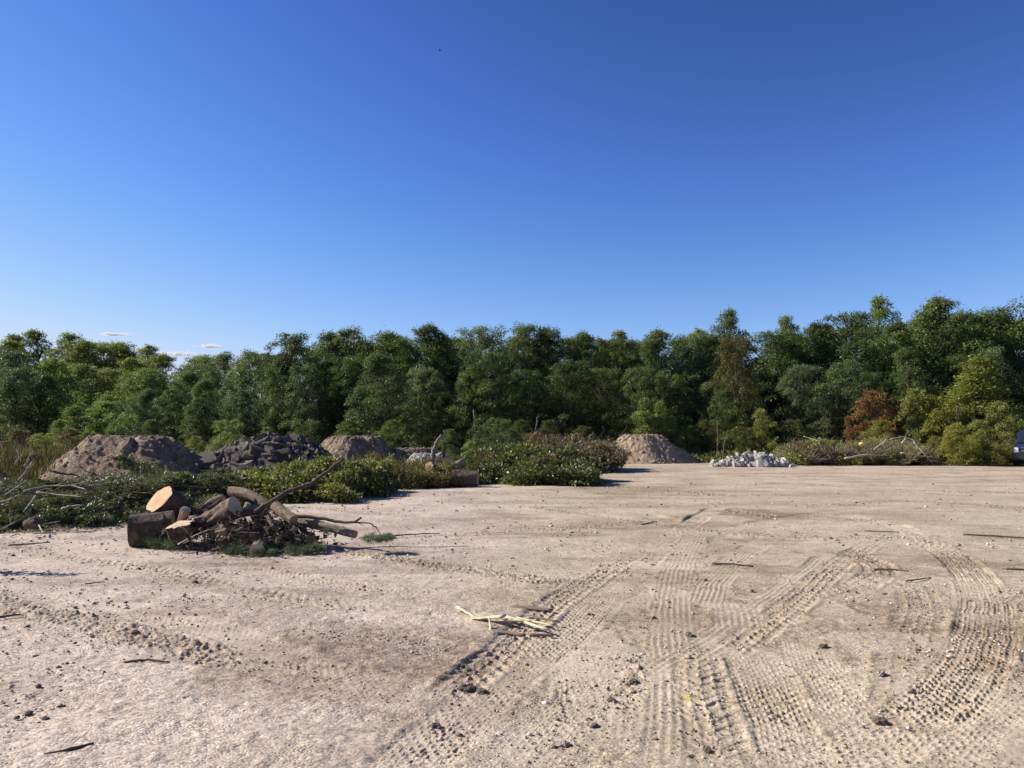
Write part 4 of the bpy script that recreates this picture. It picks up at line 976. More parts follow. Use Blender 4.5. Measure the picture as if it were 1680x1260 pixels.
def tangle(name, label, spots, n, lrange, rrange, m, cat='twigs', flat=.4):
    g = Geo()
    for k in range(n):
        c = spots[k % len(spots)]; p = np.array(c[:3]) + rgt.normal(0, 1, 3) * np.array(c[3:6])
        p[2] = abs(p[2])
        d = rgt.normal(0, 1, 3) * [1, 1, flat]; d /= np.linalg.norm(d); l = rgt.uniform(*lrange); r = rgt.uniform(*rrange)
        q = p + d * l; q[2] = max(q[2], .01); p[2] = max(p[2], .01)
        g.tube([p, (p + q) / 2 + rgt.normal(0, .06 * l, 3), q], [r, r * .8, r * .3], 4, cap=False)
    tag(link(name, g.mesh(name), M[m]), label, cat, kind='stuff')
sp = []
for px in range(-40, 340, 20):
    for v in (1.0, 2.4):
        Y = fr7(px) + v; sp.append((gx(px, Y), Y, hh7(px) * .75, .35, .4, .15))
tangle('twigs', 'tangled thin brown twigs all through the left brush heap', sp, 380, (.25, .9), (.003, .009), 'twig')
sp = [(gx(px, Y), Y, .9, .4, .6, .25) for px, Y in [(890, 32), (930, 32), (970, 32.5), (1005, 33), (940, 34)]]
tangle('twigs', 'thin bare twigs sticking out of the reddish brown brush', sp, 200, (.4, 1.2), (.006, .014), 'twig', flat=1.0)
P_gt = [leafy_proto('twiggy_branch', 95 + i, .8, .6, 260, .09, .03, 'yellow' if i else 'wilted', 'paletwig', twigs=80) for i in range(2)]
scatter(P_gt, heap_spots(rg, 16, 1385, 1525, lambda p: 39.5, lambda p: 41.0, lambda p, v: (hh6(p) - .40) * (.2 + .8 * v), .7, 1.05, .4, 0), 'bare grey twiggy branch in brush below the red shrub', 'twiggy branch', 'bare twiggy branches below the red shrub')
scatter([copy_tree(P_gt[0])], heap_spots(rg, 5, 1290, 1375, lambda p: 39.7, lambda p: 41.0, lambda p, v: .2 + .5 * v, .7, 1.0, .4, 0), 'bare grey twiggy branch in the pile right of the concrete rubble', 'twiggy branch', 'bare twiggy branches right of the rubble')
sp = [(gx(px, Y), Y, .7, .5, .5, .3) for px, Y in [(1300, 40.5), (1340, 40.5), (1370, 41), (1410, 40.5), (1450, 40.3), (1490, 40.3), (1515, 40.5)]]
tangle('twigs', 'grey twigs jutting from the two brush piles on the right', sp, 110, (.3, 1.1), (.006, .014), 'twig', flat=.6)
for lab, pts, r in [('thick pale bough curving over the right brush pile', [(1440, 735, 39.6), (1458, 722, 39.8), (1480, 716, 40), (1500, 722, 39.8), (1508, 745, 39.4)], .042),
                    ('long pale trunk lying at the front of the right brush pile', [(1386, 752, 39.3), (1420, 746, 39.4), (1458, 747, 39.2)], .06),
                    ('pale stick lying to the right of the long trunk', [(1478, 743, 39.2), (1505, 747, 39.2), (1532, 750, 39.1)], .05),
                    ('short pale broken bough standing in the right brush pile', [(1434, 738, 39.4), (1446, 728, 39.6), (1456, 720, 39.8)], .05),
                    ('forked grey bough sloping down right in the brush pile', [(1498, 726, 39.6), (1514, 742, 39.3), (1528, 758, 39)], .05),
                    ('pale stump end on the top of the right brush pile', [(1480, 728, 39.5), (1484, 722, 39.6), (1486, 717, 39.7)], .06),
                    ('thin pale stick poking from the withered pile near the concrete', [(1318, 716, 40.5), (1332, 720, 40.3), (1346, 725, 40)], .03)]:
    add_branch('bare_branch', lab, [at(*p) for p in pts], (r, r * .5), 'paletwig', 2, .5, group='pale boughs in the right brush piles')
for lab, pts, r_ in [('thin reddish bare stem standing left of the concrete rubble', [(1176, 752, 42), (1178, 725, 42), (1177, 690, 42)], .035), ('thin forked bare stem right beside the reddish bare stem', [(1186, 752, 42), (1188, 728, 42), (1194, 705, 42)], .03),
                    ('pale bare trunk showing between dark crowns left of centre', [(672, 650, 46.5), (677, 625, 46.5), (684, 600, 46.5)], .05), ('pale thin trunk in the gap above the glossy green pile', [(778, 722, 45), (779, 700, 45), (777, 672, 45)], .05),
                    ('short grey dead stem before the wood above the brown brush', [(876, 712, 45.5), (880, 698, 45.5), (881, 684, 45.5)], .025), ('pale slim trunk behind the yellow-green bushes', [(1568, 712, 42.4), (1570, 690, 42.4), (1569, 668, 42.4)], .05)]:
    add_branch('dead_tree', lab, [at(*p) for p in pts], (r_, r_ * .5), 'paletwig' if 'reddish' not in lab else 'redbark', 7, .5, 'dead tree')
# small yellow scrap in the right brush
def blob(name, label, loc, s, m, cat, seed=0, sub=3):
    bm = bmesh.new(); bmesh.ops.create_icosphere(bm, subdivisions=sub, radius=1)
    V = np.array([v.co[:] for v in bm.verts])
    n = vn(V[:, 0] * 2 + seed, V[:, 1] * 2 + V[:, 2] * 1.7, seed) + .5 * vn(V[:, 0] * 5 + seed, V[:, 1] * 5 - V[:, 2] * 4, seed + 1)
    for v, k in zip(bm.verts, n): v.co *= (1 + .3 * k)
    me = bpy.data.meshes.new(name); bm.to_mesh(me); bm.free()
    o = link(name, me, M[m], None, tuple(loc)); o.scale = s; tag(o, label, cat); return o
M['yel'] = plain('yellow_plastic', (.65, .55, .12), .5)
M['scrap'] = plain('pale_blue_plastic', (.30, .36, .55), .4)
blob('plastic_scrap', 'small yellow scrap caught in the right brush pile', at(1414, 729, 39.8), (.13, .1, .1), 'yel', 'scrap', 4)

# ------------------------------------------------------------------ logs
def log(name, label, p0, p1, r0, r1, barkm, cutm=('cut_pale', 'cut_pale'), rough=.08, group=None, cat='log', seed=1, seg=36, bend=0, squash=1):
    p0, p1 = np.array(p0, float), np.array(p1, float); L = np.linalg.norm(p1 - p0); d = (p1 - p0) / L
    rough = rough * 1.5; e = empty(name, tuple((p0 + p1) / 2)); mid = (p0 + p1) / 2
    n = max(6, int(L / .05)); t = np.linspace(0, 1, n)
    P = p0 + (p1 - p0) * t[:, None] + np.outer(np.sin(t * np.pi) * bend, [0, 0, 1]) - mid
    g = Geo(); g.tube(P, np.interp(t, [0, 1], [r0, r1]), seg, cap=False, rough=rough, seed=seed)
    b = g.mesh('bark', True); link('bark', b, M[barkm], e)
    Vb = g.v[0]
    for end, (pc, s, cm) in enumerate(((0, -1, cutm[0]), (n - 1, 1, cutm[1]))):
        if cm is None: cm = 'cut_brown'
        ring = Vb[pc * seg:(pc + 1) * seg]; c = ring.mean(0)
        q = Vector(d * s).to_track_quat('Z', 'Y'); mi = q.to_matrix().inverted()
        rl = np.array([(mi @ Vector(v - c))[:] for v in ring])
        rings = [rl, rl * [.72, .72, 1] + [0, 0, .003], rl * [.4, .4, 0] + [0, 0, .004], rl[:1] * 0 + [0, 0, .004]]
        V = np.concatenate(rings); Q = []; T = []
        for a in range(2):
            for k in range(seg): Q.append((a * seg + k, a * seg + (k + 1) % seg, (a + 1) * seg + (k + 1) % seg, (a + 1) * seg + k))
        for k in range(seg): T.append((2 * seg + k, 2 * seg + (k + 1) % seg, 3 * seg))
        me = np_mesh('cut_face', V, [np.array(Q), np.array(T)], False)
        o = link('cut_face', me, M[cm], e, tuple(c + d * s * .001)); o.rotation_euler = q.to_euler()
    tag(e, label, cat, group); return e
G1 = 'sawn logs and offcuts in the front log heap'
log('log', 'big dark log section lying on its side at the left of the heap', at(214, 870, 11.0), at(284, 866, 11.15), .225, .235, 'bark', ('cut_brown', 'cut_brown'), .06, G1, seed=3)
fc = at(262, 818, 11.35); nn = np.array([-.45, -.60, .66]); nn /= np.linalg.norm(nn)
log('log', 'thick log round tilted up with bright orange sawn face', fc - nn * .34, fc, .255, .228, 'bark', ('cut_brown', 'cut_fresh'), .05, G1, seed=9)
log('log', 'short upright log with pale round top beside the tilted round', at(297, 858, 10.95), at(305, 836, 10.85), .055, .07, 'palebark', ('cut_brown', 'cut_pale'), .05, G1, seed=5)
log('log', 'dark stump piece with sunlit splintered top in front of the heap', at(300, 884, 10.75) , at(294, 860, 10.7), .15, .16, 'bark', ('cut_brown', 'cut_pale'), .16, G1, seed=6)
log('log', 'heavy reddish barked trunk with an oval cut end facing forward', at(320, 868, 11.1), at(387, 832, 10.85), .12, .142, 'redbark', ('cut_brown', 'cut_pale'), .12, G1, seed=7)
log('log', 'rough scaly bark log lying behind the heavy reddish trunk', at(330, 846, 11.5), at(372, 822, 11.6), .12, .11, 'redbark', ('cut_brown', 'cut_brown'), .2, G1, seed=8)
log('log', 'flaky bark chunk between the splintered stump and the trunk', at(320, 858, 10.9), at(338, 854, 10.95), .07, .075, 'redbark', ('cut_brown', 'cut_brown'), .3, G1, seed=12)
log('log', 'pale smooth trunk curving over the back of the log heap', at(378, 806, 11.4), at(442, 832, 11.1), .072, .062, 'palebark', ('cut_pale', 'cut_brown'), .06, G1, seed=11, bend=.06)
log('log', 'short sawn stub standing behind the oval cut end', at(402, 838, 11.0), at(408, 826, 11.0), .04, .045, 'greybark', ('cut_pale', 'cut_pale'), .06, G1, seed=13)
log('log', 'short pale log with reddish end under the curving trunk', at(451, 830, 10.95), at(482, 853, 10.7), .075, .07, 'palebark', ('cut_pale', 'cut_brown'), .06, G1, seed=14)
log('log', 'long grey-brown log stretching to the right out of the heap', at(470, 852, 11.2), at(583, 877, 10.75), .066, .055, 'greybark', ('cut_pale', 'cut_brown'), .08, G1, seed=15, bend=.02)
log('log', 'short pale log lying low in the middle of the heap', at(348, 876, 10.5), at(372, 872, 10.5), .042, .05, 'palebark', ('cut_pale', 'cut_brown'), .05, G1, seed=16)
log('log', 'short log at the front with a round tan cut end', at(430, 892, 10.6), at(422, 904, 10.15), .10, .098, 'greybark', ('cut_brown', 'cut_pale'), .06, G1, seed=17)
log('log', 'squat log end at the right front of the heap in shade', at(490, 880, 10.9), at(510, 884, 10.7), .08, .085, 'palebark', ('cut_brown', 'cut_brown'), .08, G1, seed=18)
log('log', 'broken pale branch piece slanting down under the short pale log', at(440, 846, 10.7), at(455, 880, 10.55), .035, .03, 'palebark', ('cut_pale', 'cut_brown'), .15, G1, seed=19)
for i_, (q0, q1, ra, rb, bk, lb) in enumerate([((412, 850, 11.2), (440, 838, 11.3), .05, .045, 'greybark', 'thin grey log crossing behind the short sawn stub'), ((360, 890, 10.6), (400, 868, 10.7), .04, .035, 'greybark', 'thin grey pole leaning up below the heavy trunk'),
        ((455, 892, 10.6), (492, 862, 10.8), .035, .03, 'bark', 'dark thin pole under the short pale log'), ((405, 892, 10.7), (447, 898, 10.6), .045, .04, 'bark', 'dark stick log lying right of the round front log'), ((325, 835, 11.6), (360, 818, 11.8), .06, .055, 'bark', 'dark log stub behind the scaly bark log')]):
    log('log', lb, at(*q0), at(*q1), ra, rb, bk, ('cut_brown', 'cut_brown'), .14, G1, seed=60 + i_)
G2 = 'short rusty logs by the wilted conifer pile'
log('log', 'big dark log lying at the right end of the wilted conifer pile', at(742, 784, 23.3), at(784, 785, 23.2), .24, .22, 'bark', ('cut_brown', 'cut_brown'), .06, G2, seed=21)
log('log', 'log on top of the pair with an orange cut end left', at(704, 765, 23.6), at(720, 772, 24.2), .14, .13, 'redbark', ('cut_fresh', 'cut_brown'), .06, G2, seed=22)
log('log', 'grey log resting behind the big dark log', at(728, 772, 24.4), at(760, 760, 24.8), .13, .14, 'greybark', ('cut_pale', 'cut_brown'), .08, G2, seed=23)
add_branch('tree_stub', 'upright bare tree stub rising from the low pale heap', [at(709, 758, 25), at(711, 742, 25), at(716, 728, 25), at(724, 714, 25)], (.09, .055), 'greybark', 3, .25, 'tree stub')
add_branch('tree_stub', 'thin dark stub standing right of the upright bare stub', [at(728, 756, 25), at(729, 742, 25), at(731, 730, 25)], (.05, .025), 'darktwig', 3, .2, 'tree stub')
add_branch('long_branch', 'long dark branch slanting up right from the log heap', [at(385, 846, 10.9), at(420, 841, 10.9), at(445, 824, 11.0), at(470, 807, 11.1), at(509, 795, 11.3), at(536, 775, 11.4), at(563, 752, 11.5)], (.045, .022), 'darktwig', 4, .22, 'branch', seg=9)
add_branch('long_branch', 'dark thin branch reaching right above the long log', [at(470, 848, 10.9), at(500, 847, 10.85), at(536, 852, 10.8), at(560, 857, 10.75), at(581, 857, 10.7), at(593, 849, 10.7)], (.028, .014), 'darktwig', 3, .12, 'branch', seg=8)
add_branch('long_branch', 'drooping twig at the tip of the dark thin branch', [at(580, 857, 10.7), at(607, 858, 10.65), at(618, 866, 10.6), at(626, 879, 10.5)], (.012, .005), 'darktwig', 4, .15, 'twig')
add_branch('ground_stick', 'thin straight dark stick on the ground right of the log heap', [gp(622, 884) + [0, 0, .02], gp(668, 880) + [0, 0, .03], gp(722, 877) + [0, 0, .02]], (.014, .007), 'darktwig', 2, .12, 'stick')
add_branch('bare_branch', 'pale curved twig rising in front of the splintered stump', [at(292, 893, 10.5), at(320, 878, 10.4), at(345, 868, 10.4)], (.010, .006), 'paletwig', 2, .15)
sp = [(*at(px, py, Y), .22, .22, .07) for px, py, Y in [(400, 868, 10.7), (430, 875, 10.7), (460, 872, 10.8), (380, 884, 10.5), (350, 862, 11), (480, 880, 10.8), (440, 855, 11), (330, 885, 10.6), (470, 895, 10.6), (410, 850, 11.1)]]
tangle('twigs', 'dense tangle of thin twigs filling the front log heap', sp, 420, (.10, .42), (.002, .006), 'darktwig')
sp = [(*at(px, py, Y), .18, .2, .05) for px, py, Y in [(420, 862, 10.6), (450, 880, 10.6), (395, 878, 10.6), (465, 865, 10.7)]]
tangle('twigs', 'paler broken twigs and splinters on the front log heap', sp, 34, (.1, .4), (.003, .007), 'paletwig')
# bark scraps
g = Geo(); n = 900
pp = np.array([at(px, py, Y) for px, py, Y in [(400, 868, 10.7), (430, 878, 10.7), (460, 878, 10.8), (370, 880, 10.7), (340, 875, 11), (480, 885, 10.8), (440, 862, 11)]])[RN.integers(0, 7, n)] + RN.normal(0, 1, (n, 3)) * [.25, .25, .10]
pp[:, 2] = np.abs(pp[:, 2])
g.leaves(pp, RN.normal(0, 1, (n, 3)), RN.normal(0, 1, (n, 3)), RN.uniform(.05, .15, n), RN.uniform(.03, .07, n), RN.random(n))
tag(link('bark_scraps', g.mesh('bark_scraps'), M['bark']), 'dark bark scraps filling the gaps of the front log heap', 'bark', kind='stuff')
blob('root_lump', 'dark earthy root lump deep in the middle of the front log heap', at(440, 882, 11.4) * [1, 1, 0] + [0, 0, .1], (.50, .24, .22), 'bark', 'root', 31, 4)
P_pine = [bough_proto('pine_bough', 5 + i, .8, 'pine', .11, .005, 14, 230, .4) for i in range(2)]
pin = [(at(318, 903, 10.6), 1.0, 2.6, 'lush green pine bough lying in front of the splintered stump'), (at(345, 905, 10.4), 1.1, .2, 'wide green pine bough spread on the ground before the heap'), (at(370, 900, 10.5), .8, -.4, 'green pine bough left of the front log with the round end'),
       (at(400, 916, 10.2), .5, -.2, 'small dense pine tuft on the gravel below the front log'), (at(590, 882, 10.5), .55, -.3, 'fresh pine sprig at the far tip of the long log'), (at(522, 872, 10.8), .45, .5, 'pine sprig tucked against the long grey-brown log'),
       (at(455, 905, 10.3), .7, .1, 'pine bough in the shade right of the front round log'), (at(410, 880, 10.6), .8, 2.0, 'pine bough lying over the twigs in the heap middle'), (at(500, 868, 10.9), .6, 2.8, 'pine bough hanging over the long grey-brown log'),
       (at(370, 870, 10.7), .6, 1.2, 'pine twig between the low pale log and the trunk'), (at(605, 886, 10.4), .4, .4, 'low pine sprig right of the long log')]
for i, (p, s, rz, lab) in enumerate(pin):
    o = P_pine[i] if i < 2 else copy_tree(P_pine[i % 2])
    o.location = (p[0], p[1], max(p[2], .05)); o.scale = (s,) * 3; o.rotation_euler = (.1, -.05, rz); tag(o, lab, 'pine bough', 'fresh pine boughs around the front log heap')
scatter([copy_tree(P_sg[0]), copy_tree(P_dry[1])], [(*at(px, py, Y)[:2], -.05, s_, i * 1.3, .2, .1) for i, (px, py, Y, s_) in enumerate([(420, 890, 10.8, .42), (455, 890, 11.0, .4), (380, 880, 11.0, .4), (480, 885, 11.1, .32), (345, 880, 11.2, .35), (430, 870, 11.3, .5)])], 'dark needle clump wedged among the logs of the front heap', 'conifer twigs', 'needle clumps among the front logs')
blob('plastic_scrap', 'bluish white plastic scrap in the shade right of the front log', gp(475, 906) + [0, 0, .03], (.12, .07, .035), 'scrap', 'scrap', 14)
o = blob('bark_plate', 'reddish bark plate at the front of the left brush heap', at(56, 858, 12.4), (.16, .1, .09), 'redbark', 'bark', 3)

# ------------------------------------------------------------------ sticks, boards and clods on the yard
def board(name, label, a, b, w, th, m, cat='board', group=None, taper=.5, roll=0, lift=0):
    a, b = np.array(a, float), np.array(b, float); L = np.linalg.norm((b - a)[:2]); ang = math.atan2(b[1] - a[1], b[0] - a[0])
    n = 9; t = np.linspace(0, 1, n); rng = np.random.default_rng(int(abs(a[0]) * 1000) % 999)
    ww = w * (1 - (1 - taper) * t) * (1 + rng.normal(0, .10, n)); off = rng.normal(0, w * .08, n)
    V = []
    for k in range(n):
        for sy, sz in ((-1, 0), (1, 0), (.9, 1), (-.9, 1)): V.append((t[k] * L, off[k] + sy * ww[k] / 2, sz * th * (1 - .5 * (t[k] if taper < .4 else 0))))
    Q = []
    for k in range(n - 1):
        for j in range(4): Q.append((4 * k + j, 4 * k + (j + 1) % 4, 4 * k + 4 + (j + 1) % 4, 4 * k + 4 + j))
    Q += [(3, 2, 1, 0), (4 * n - 4, 4 * n - 3, 4 * n - 2, 4 * n - 1)]
    me = np_mesh(name, V, np.array(Q))
    o = link(name, me, M[m], None, (a[0], a[1], a[2] + .008 + lift)); o.rotation_euler = (roll, -math.atan2(b[2] - a[2], L), ang)
    tag(o, label, cat, group); return o
GS = 'splintered pale boards in the middle of the yard'
bz = lambda px, py, z=0: gp(px, py) + [0, 0, z]
board('wood_splinter', 'pale pointed splinter lying left of the board cluster', bz(752, 1004, .03), bz(782, 1017), .05, .014, 'plank', group=GS)
board('wood_splinter', 'widest pale board of the cluster with its end raised', bz(828, 1028, .05), bz(773, 1022, .005), .11, .018, 'plank', group=GS, taper=.25, lift=.02)
board('wood_splinter', 'pale upright sliver poking up in the board cluster', bz(806, 1040, 0), bz(802, 1030, .09), .03, .01, 'plank', group=GS, taper=.3)
board('wood_splinter', 'longest pale board slanting down right in the cluster', bz(826, 1021, .03), bz(900, 1042, .015), .05, .018, 'plank', group=GS, lift=.012)
board('wood_splinter', 'pale strip lying just above the longest board', bz(848, 1020, .02), bz(908, 1034, .02), .035, .014, 'plank', group=GS)
board('wood_splinter', 'brownish strip at the right tip of the board cluster', bz(870, 1022, .04), bz(914, 1030, .04), .03, .012, 'brownwood', group=GS)
board('wood_splinter', 'thin pale strip across the middle of the cluster', bz(822, 1030, .05), bz(872, 1031, .045), .03, .01, 'plank', group=GS)
board('wood_splinter', 'dark weathered strip below the widest pale board', bz(806, 1038, 0), bz(862, 1046, 0), .045, .02, 'brownwood', group=GS)
board('wood_splinter', 'short brown strip right below the board cluster', bz(868, 1045, 0), bz(908, 1046, 0), .03, .02, 'brownwood', group=GS)
board('wood_lath', 'straight brown lath lying above the board cluster', bz(838, 998, .0), bz(906, 1005, .0), .05, .022, 'brownwood', taper=.7)
Tw = [('knobbly dark twig on the gravel in the left foreground', (204, 1089), (240, 1087), (278, 1089), .010), ('thin dark stick near the bottom left corner', (72, 1243), (112, 1237), (153, 1223), .010),
      ('straight grey stick among the tracks right of centre', (1168, 926), (1200, 928), (1236, 931), .014), ('short brown stick above the curved twig on the right', (1433, 935), (1460, 937), (1490, 939), .014),
      ('curved dark twig by the tracks on the right', (1486, 955), (1505, 954), (1527, 949), .009), ('long dark pole lying far right across the yard', (1580, 878), (1630, 881), (1685, 884), .016),
      ('short dark stick at the right edge of the yard', (1650, 935), (1665, 936), (1690, 937), .014), ('thin dark stick in front of the left brush heap', (14, 896), (45, 895), (82, 891), .014),
      ('dark twig at the left edge under the shadow streak', (-12, 1016), (12, 1014), (34, 1010), .012), ('small dark twig left of the long shadow', (140, 960), (160, 958), (172, 957), .007),
      ('thin twig lying left of the plank cluster track', (1052, 862), (1072, 858), (1078, 857), .010), ('short dark stick far off in mid-yard', (938, 852), (948, 852), (958, 851), .02),
      ('thin stick on tan soil far right of centre', (1418, 872), (1450, 874), (1475, 874), .010), ('pale curved twig in front of the conifer brush', (112, 876), (140, 874), (160, 872), .010)]
for lab, a, b, c, r in Tw:
    add_branch('ground_stick', lab, [bz(*a, .012), bz(*b, .02), bz(*c, .012)], (r, r * .6), 'darktwig' if 'pale' not in lab else 'paletwig', 1, .06, 'stick')
Cl = [('biggest dark mud clod at the bend of the deep track', 765, 1131, .07), ('dark clod just right of the biggest one', 790, 1136, .045), ('dark lump at the tip of the smooth track edge', 715, 1192, .035), ('dark clod in the churned strip at left', 222, 1040, .05),
      ('dark lump above the group of clods in the lower left', 101, 1160, .026), ('left dark clod of the pair in the lower left', 48, 1171, .03), ('right dark clod of the pair in the lower left', 74, 1180, .032), ('dark clod at the far lower left edge', 28, 1178, .022),
      ('round dark stone in mid-yard', 841, 929, .03), ('small brown clod left of the splintered boards', 700, 1032, .03), ('grey clod on the inner side of the big arc', 1445, 1107, .05), ('flat dark lump inside the tracks on the right', 1352, 1062, .05),
      ('dark lump at the start of the narrow arc', 1443, 1185, .055), ('dark lump beside the diagonal ruts', 1131, 1043, .045), ('small dark stone near the upper right arc', 1450, 975, .025), ('grey lump in the ruts bottom centre', 925, 1222, .04),
      ('brown stone beside the far track', 693, 925, .035), ('brown clod on the gravel at lower left centre', 302, 1147, .028), ('small dark clod in the left foreground gravel', 96, 1095, .022), ('tiny clod right of the left foreground twig', 346, 1121, .018),
      ('dark crumb left of the big clod track', 640, 1222, .025), ('small grey stone in the far mid-yard gravel', 935, 878, .03), ('dark mud lump in the long vertical rut', 1040, 1120, .045), ('lower dark mud lump in the short rut', 976, 1192, .035), ('upper dark mud lump in the short rut', 1003, 1150, .035), ('dark mud lump at the bottom of the left lug track', 1160, 1232, .04)]
for i, (lab, px, py, s) in enumerate(Cl):
    rr = np.random.default_rng(i)
    o = blob('mud_clod' if 'stone' not in lab else 'stone', lab, bz(px, py, s * .10), (s * rr.uniform(1, 1.5), s * rr.uniform(.7, 1.1), s * rr.uniform(.6, .8)), 'clod' if 'grey' not in lab else 'stone', 'clod' if 'stone' not in lab else 'stone', i * 7, 4); o.scale = tuple(v * .6 for v in o.scale)
    o.rotation_euler = (0, 0, rr.uniform(0, 6))
g = Geo(); n = 2600; px = RN.uniform(-60, 345, n); Yc = np.array([fr7(p) for p in px]) - RN.exponential(.35, n) + .35
pp = np.stack([(px - 840) / 1260 * Yc, Yc, RN.uniform(.012, .03, n)], 1); n2 = 900; q_ = RN.normal(0, 1, (n2, 2)) * [.75, .35] + at(420, 905, 10.6)[:2]
pp = np.concatenate([pp, np.stack([q_[:, 0], q_[:, 1], RN.uniform(.012, .03, n2)], 1)]); n = len(pp)
g.leaves(pp, RN.normal(0, 1, (n, 3)) * [1, 1, .15], RN.normal(0, .4, (n, 3)) + [0, 0, 1], RN.uniform(.02, .10, n), RN.uniform(.008, .028, n), RN.random(n))
M['chips'] = leaf_mat('wood_chip', (.05, .035, .025), (.17, .12, .08), (.40, .31, .21), trans=.0)
tag(link('wood_chips', g.mesh('wood_chips'), M['chips']), 'bark and wood chips littering the ground before brush and logs', 'wood chips', kind='stuff')
# one yellow leaf
g = Geo(); g.leaves(np.array([[0, 0, 0.]]), np.array([[.3, 1, .5]]), np.array([[0, -.5, 1.]]), .055, .045, .9, fold=.25)
tag(link('fallen_leaf', g.mesh('fallen_leaf'), M['yel'], None, tuple(bz(1128, 1158, .02))), 'single yellow leaf lying between the tracks', 'leaf')
# a leaning dead tree just out of frame on the left throws the streak of shade
p = gp(-45, 938)
e = empty('dead_sapling', (p[0], p[1], 0)); g = branch_geo(np.random.default_rng(3), [(0, 0, 0), (.02, 0, .4), (.05, .03, .85)], (.03, .01), 9, .3)
link('trunk', g.mesh('trunk'), M['darktwig'], e); g = Geo(); n = 260
pp = np.stack([RN.normal(.04, .10, n), RN.normal(0, .06, n), RN.uniform(.12, .8, n)], 1)
g.leaves(pp, RN.normal(0, 1, (n, 3)), RN.normal(0, 1, (n, 3)), .07, .03, RN.random(n)); link('leaves', g.mesh('leaves'), M['wilted'], e)
tag(e, 'small withered sapling stuck in the gravel beyond the left edge', 'sapling')

# ------------------------------------------------------------------ parked car at the right edge
def box_bm(bm, x0, x1, y0, y1, z0, z1, tx=0, ty0=0, ty1=0):
    v = [bm.verts.new(c) for c in ((x0, y0, z0), (x1, y0, z0), (x1, y1, z0), (x0, y1, z0), (x0 + tx, y0 + ty0, z1), (x1 - tx, y0 + ty0, z1), (x1 - tx, y1 - ty1, z1), (x0 + tx, y1 - ty1, z1))]
    for f in ((3, 2, 1, 0), (4, 5, 6, 7), (0, 1, 5, 4), (1, 2, 6, 5), (2, 3, 7, 6), (3, 0, 4, 7)): bm.faces.new([v[i] for i in f])
def bmesh_obj(name, fn, m, parent, bev=.03):
    bm = bmesh.new(); fn(bm)
    if bev: bmesh.ops.bevel(bm, geom=bm.edges[:], offset=bev, segments=2, affect='EDGES')
    me = bpy.data.meshes.new(name); bm.to_mesh(me); bm.free()
    return link(name, me, M[m], parent)
M['carpaint'] = plain('dark_blue_car_paint', (.018, .028, .065), .22)
M['glass'] = plain('dark_car_glass', (.02, .028, .04), .05)
M['blacktrim'] = plain('black_trim', (.02, .02, .022), .5)
M['lamp'] = plain('headlight_glass', (.75, .76, .78), .12)
M['chrome'] = plain('chrome', (.6, .61, .63), .15, 1)
M['tyre'] = plain('tyre_rubber', (.02, .02, .02), .8)
car = empty('parked_car', (gx(1696, 38.2), 38.2, 0), (0, 0, -math.atan2(gx(1696, 38.2), 38.2) - .03))
tag(car, 'dark blue car cut off by the right edge, its pale headlight showing', 'car')
bmesh_obj('body', lambda b: (box_bm(b, -.92, .92, 0, 4.6, .42, .78), box_bm(b, -.90, .90, .04, 4.55, .79, 1.12, .05, .10, .05)), 'carpaint', car, .05)
bmesh_obj('cabin', lambda b: box_bm(b, -.82, .82, 1.25, 4.45, 1.12, 1.80, .13, .55, .25), 'carpaint', car, .05)
ws = bmesh_obj('windscreen', lambda b: box_bm(b, -.70, .70, 1.245, 1.30, 1.17, 1.72, .09, .46, -.46), 'glass', car, .005)
for s in (-1, 1):
    bmesh_obj('side_window', lambda b: box_bm(b, s * .76 - .065, s * .76 + .065, 1.75, 4.1, 1.2, 1.66, 0, .3, .2), 'glass', car, .01).location.x = -s * .02
    bmesh_obj('headlight', lambda b: box_bm(b, s * .76 - .12, s * .76 + .12, -.02, .16, .66, .92, .02), 'lamp', car, .02)
    bmesh_obj('mirror', lambda b: box_bm(b, s * 1.0 - .10, s * 1.0 + .10, 1.35, 1.45, 1.10, 1.25, .02), 'carpaint', car, .02)
    for yy in (.85, 3.75):
        w = empty('wheel', (s * .82, yy, .36)); w.parent = car
        g = Geo(); g.tube([(-.11, 0, 0), (-.09, 0, 0), (.09, 0, 0), (.11, 0, 0)], [.33, .36, .36, .33], 32); link('tyre', g.mesh('tyre', False), M['tyre'], w)
        g = Geo(); g.tube([(-.115, 0, 0), (.115, 0, 0)], [.21, .21], 20); link('rim', g.mesh('rim', False), M['chrome'], w)
bmesh_obj('grille', lambda b: box_bm(b, -.55, .55, -.015, .1, .62, .90), 'blacktrim', car, .01)
bmesh_obj('grille_bar', lambda b: (box_bm(b, -.56, .56, -.03, .05, .74, .77), box_bm(b, -.56, .56, -.03, .05, .905, .93)), 'chrome', car, 0)
bmesh_obj('bumper', lambda b: box_bm(b, -.95, .95, -.10, .25, .30, .58, .02), 'blacktrim', car, .04)
bmesh_obj('plate', lambda b: box_bm(b, -.26, .26, -.115, -.10, .42, .53), 'lamp', car, 0)

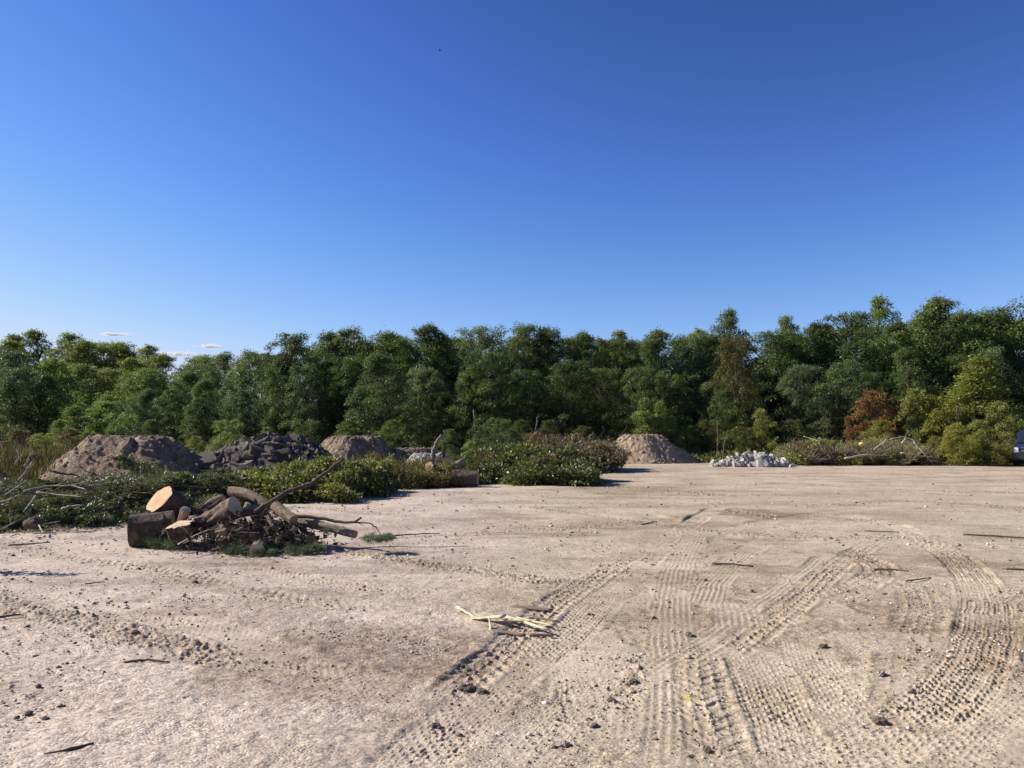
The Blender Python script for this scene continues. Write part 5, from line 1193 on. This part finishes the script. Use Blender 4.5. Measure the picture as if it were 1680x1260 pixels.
# ------------------------------------------------------------------ clouds and a bird
def cloud(label, px, py, wpx, hpx, seed, n=22):
    D = 5200; c = at(px, py, D); sx = wpx / 1260 * D / 2; sz = hpx / 1260 * D / 2
    rng = np.random.default_rng(seed); bm = bmesh.new()
    for k in range(n):
        u = rng.normal(0, .42); r = sx * .2 * rng.uniform(.5, 1.5) * (1 - .5 * min(1, abs(u)))
        mtx = Matrix.Translation((u * sx, rng.normal(0, .3) * sx * .5, rng.normal(0, .3) * sz)) @ Matrix.Diagonal((r * 1.7, r * 1.3, min(r, sz) * .6, 1))
        bmesh.ops.create_icosphere(bm, subdivisions=2, radius=1, matrix=mtx)
    me = bpy.data.meshes.new('cloud'); bm.to_mesh(me); bm.free()
    for p_ in me.polygons: p_.use_smooth = True
    if 'cloud' not in M:
        m, nt, b = mat('cloud_white'); lw = nt.nodes.new('ShaderNodeLayerWeight'); lw.inputs[0].default_value = .35
        tr = nt.nodes.new('ShaderNodeBsdfTransparent'); df = nt.nodes.new('ShaderNodeBsdfDiffuse'); df.inputs[0].default_value = (1, 1, 1, 1)
        tl = nt.nodes.new('ShaderNodeBsdfTranslucent'); tl.inputs[0].default_value = (.95, .95, .95, 1)
        m1 = nt.nodes.new('ShaderNodeMixShader'); m1.inputs[0].default_value = .5; nt.links.new(df.outputs[0], m1.inputs[1]); nt.links.new(tl.outputs[0], m1.inputs[2])
        m2 = nt.nodes.new('ShaderNodeMixShader'); f = math_(nt, 'ADD', math_(nt, 'MULTIPLY', lw.outputs['Facing'], .25), .72); nt.links.new(f, m2.inputs[0])
        nt.links.new(m1.outputs[0], m2.inputs[1]); nt.links.new(tr.outputs[0], m2.inputs[2]); nt.links.new(m2.outputs[0], nt.nodes['Material Output'].inputs[0]); M['cloud'] = m
    o = link('cloud', me, M['cloud'], None, tuple(c)); tag(o, label, 'cloud')
cloud('small bright cloud alone above the left wood', 347, 568, 46, 7, 1)
cloud('faint thin streak of cloud high on the left', 186, 548, 56, 6, 2, 26)
cloud('low cloud half hidden behind the left skyline', 292, 580, 56, 9, 3)
cloud('tiny cloud scrap just right of the small bright one', 374, 578, 18, 5, 4, 30)
g = Geo()
g.tube([(-.25, 0, 0), (-.1, 0, .01), (.12, 0, .01), (.28, 0, 0)], [.01, .07, .07, .01], 8)
b_ = at(722, 83, 160); e = empty('bird', tuple(b_)); link('body', g.mesh('body'), M['blacktrim'], e)
for s in (-1, 1):
    g = Geo(); g.add([(.08, 0, .03), (-.12, 0, .03), (-.2, s * .3, .16), (0, s * .32, .17), (-.12, s * .62, .08), (.08, 0, .045), (-.12, 0, .045), (-.2, s * .3, .175), (0, s * .32, .185)], [(0, 1, 2, 3), (5, 8, 7, 6)], [(2, 4, 3), (7, 8, 4)]); link('wing', g.mesh('wing'), M['blacktrim'], e)
tag(e, 'tiny dark bird high in the blue sky near the centre', 'bird')
for o in bpy.data.objects:
    if 'used' in o.keys(): del o['used']
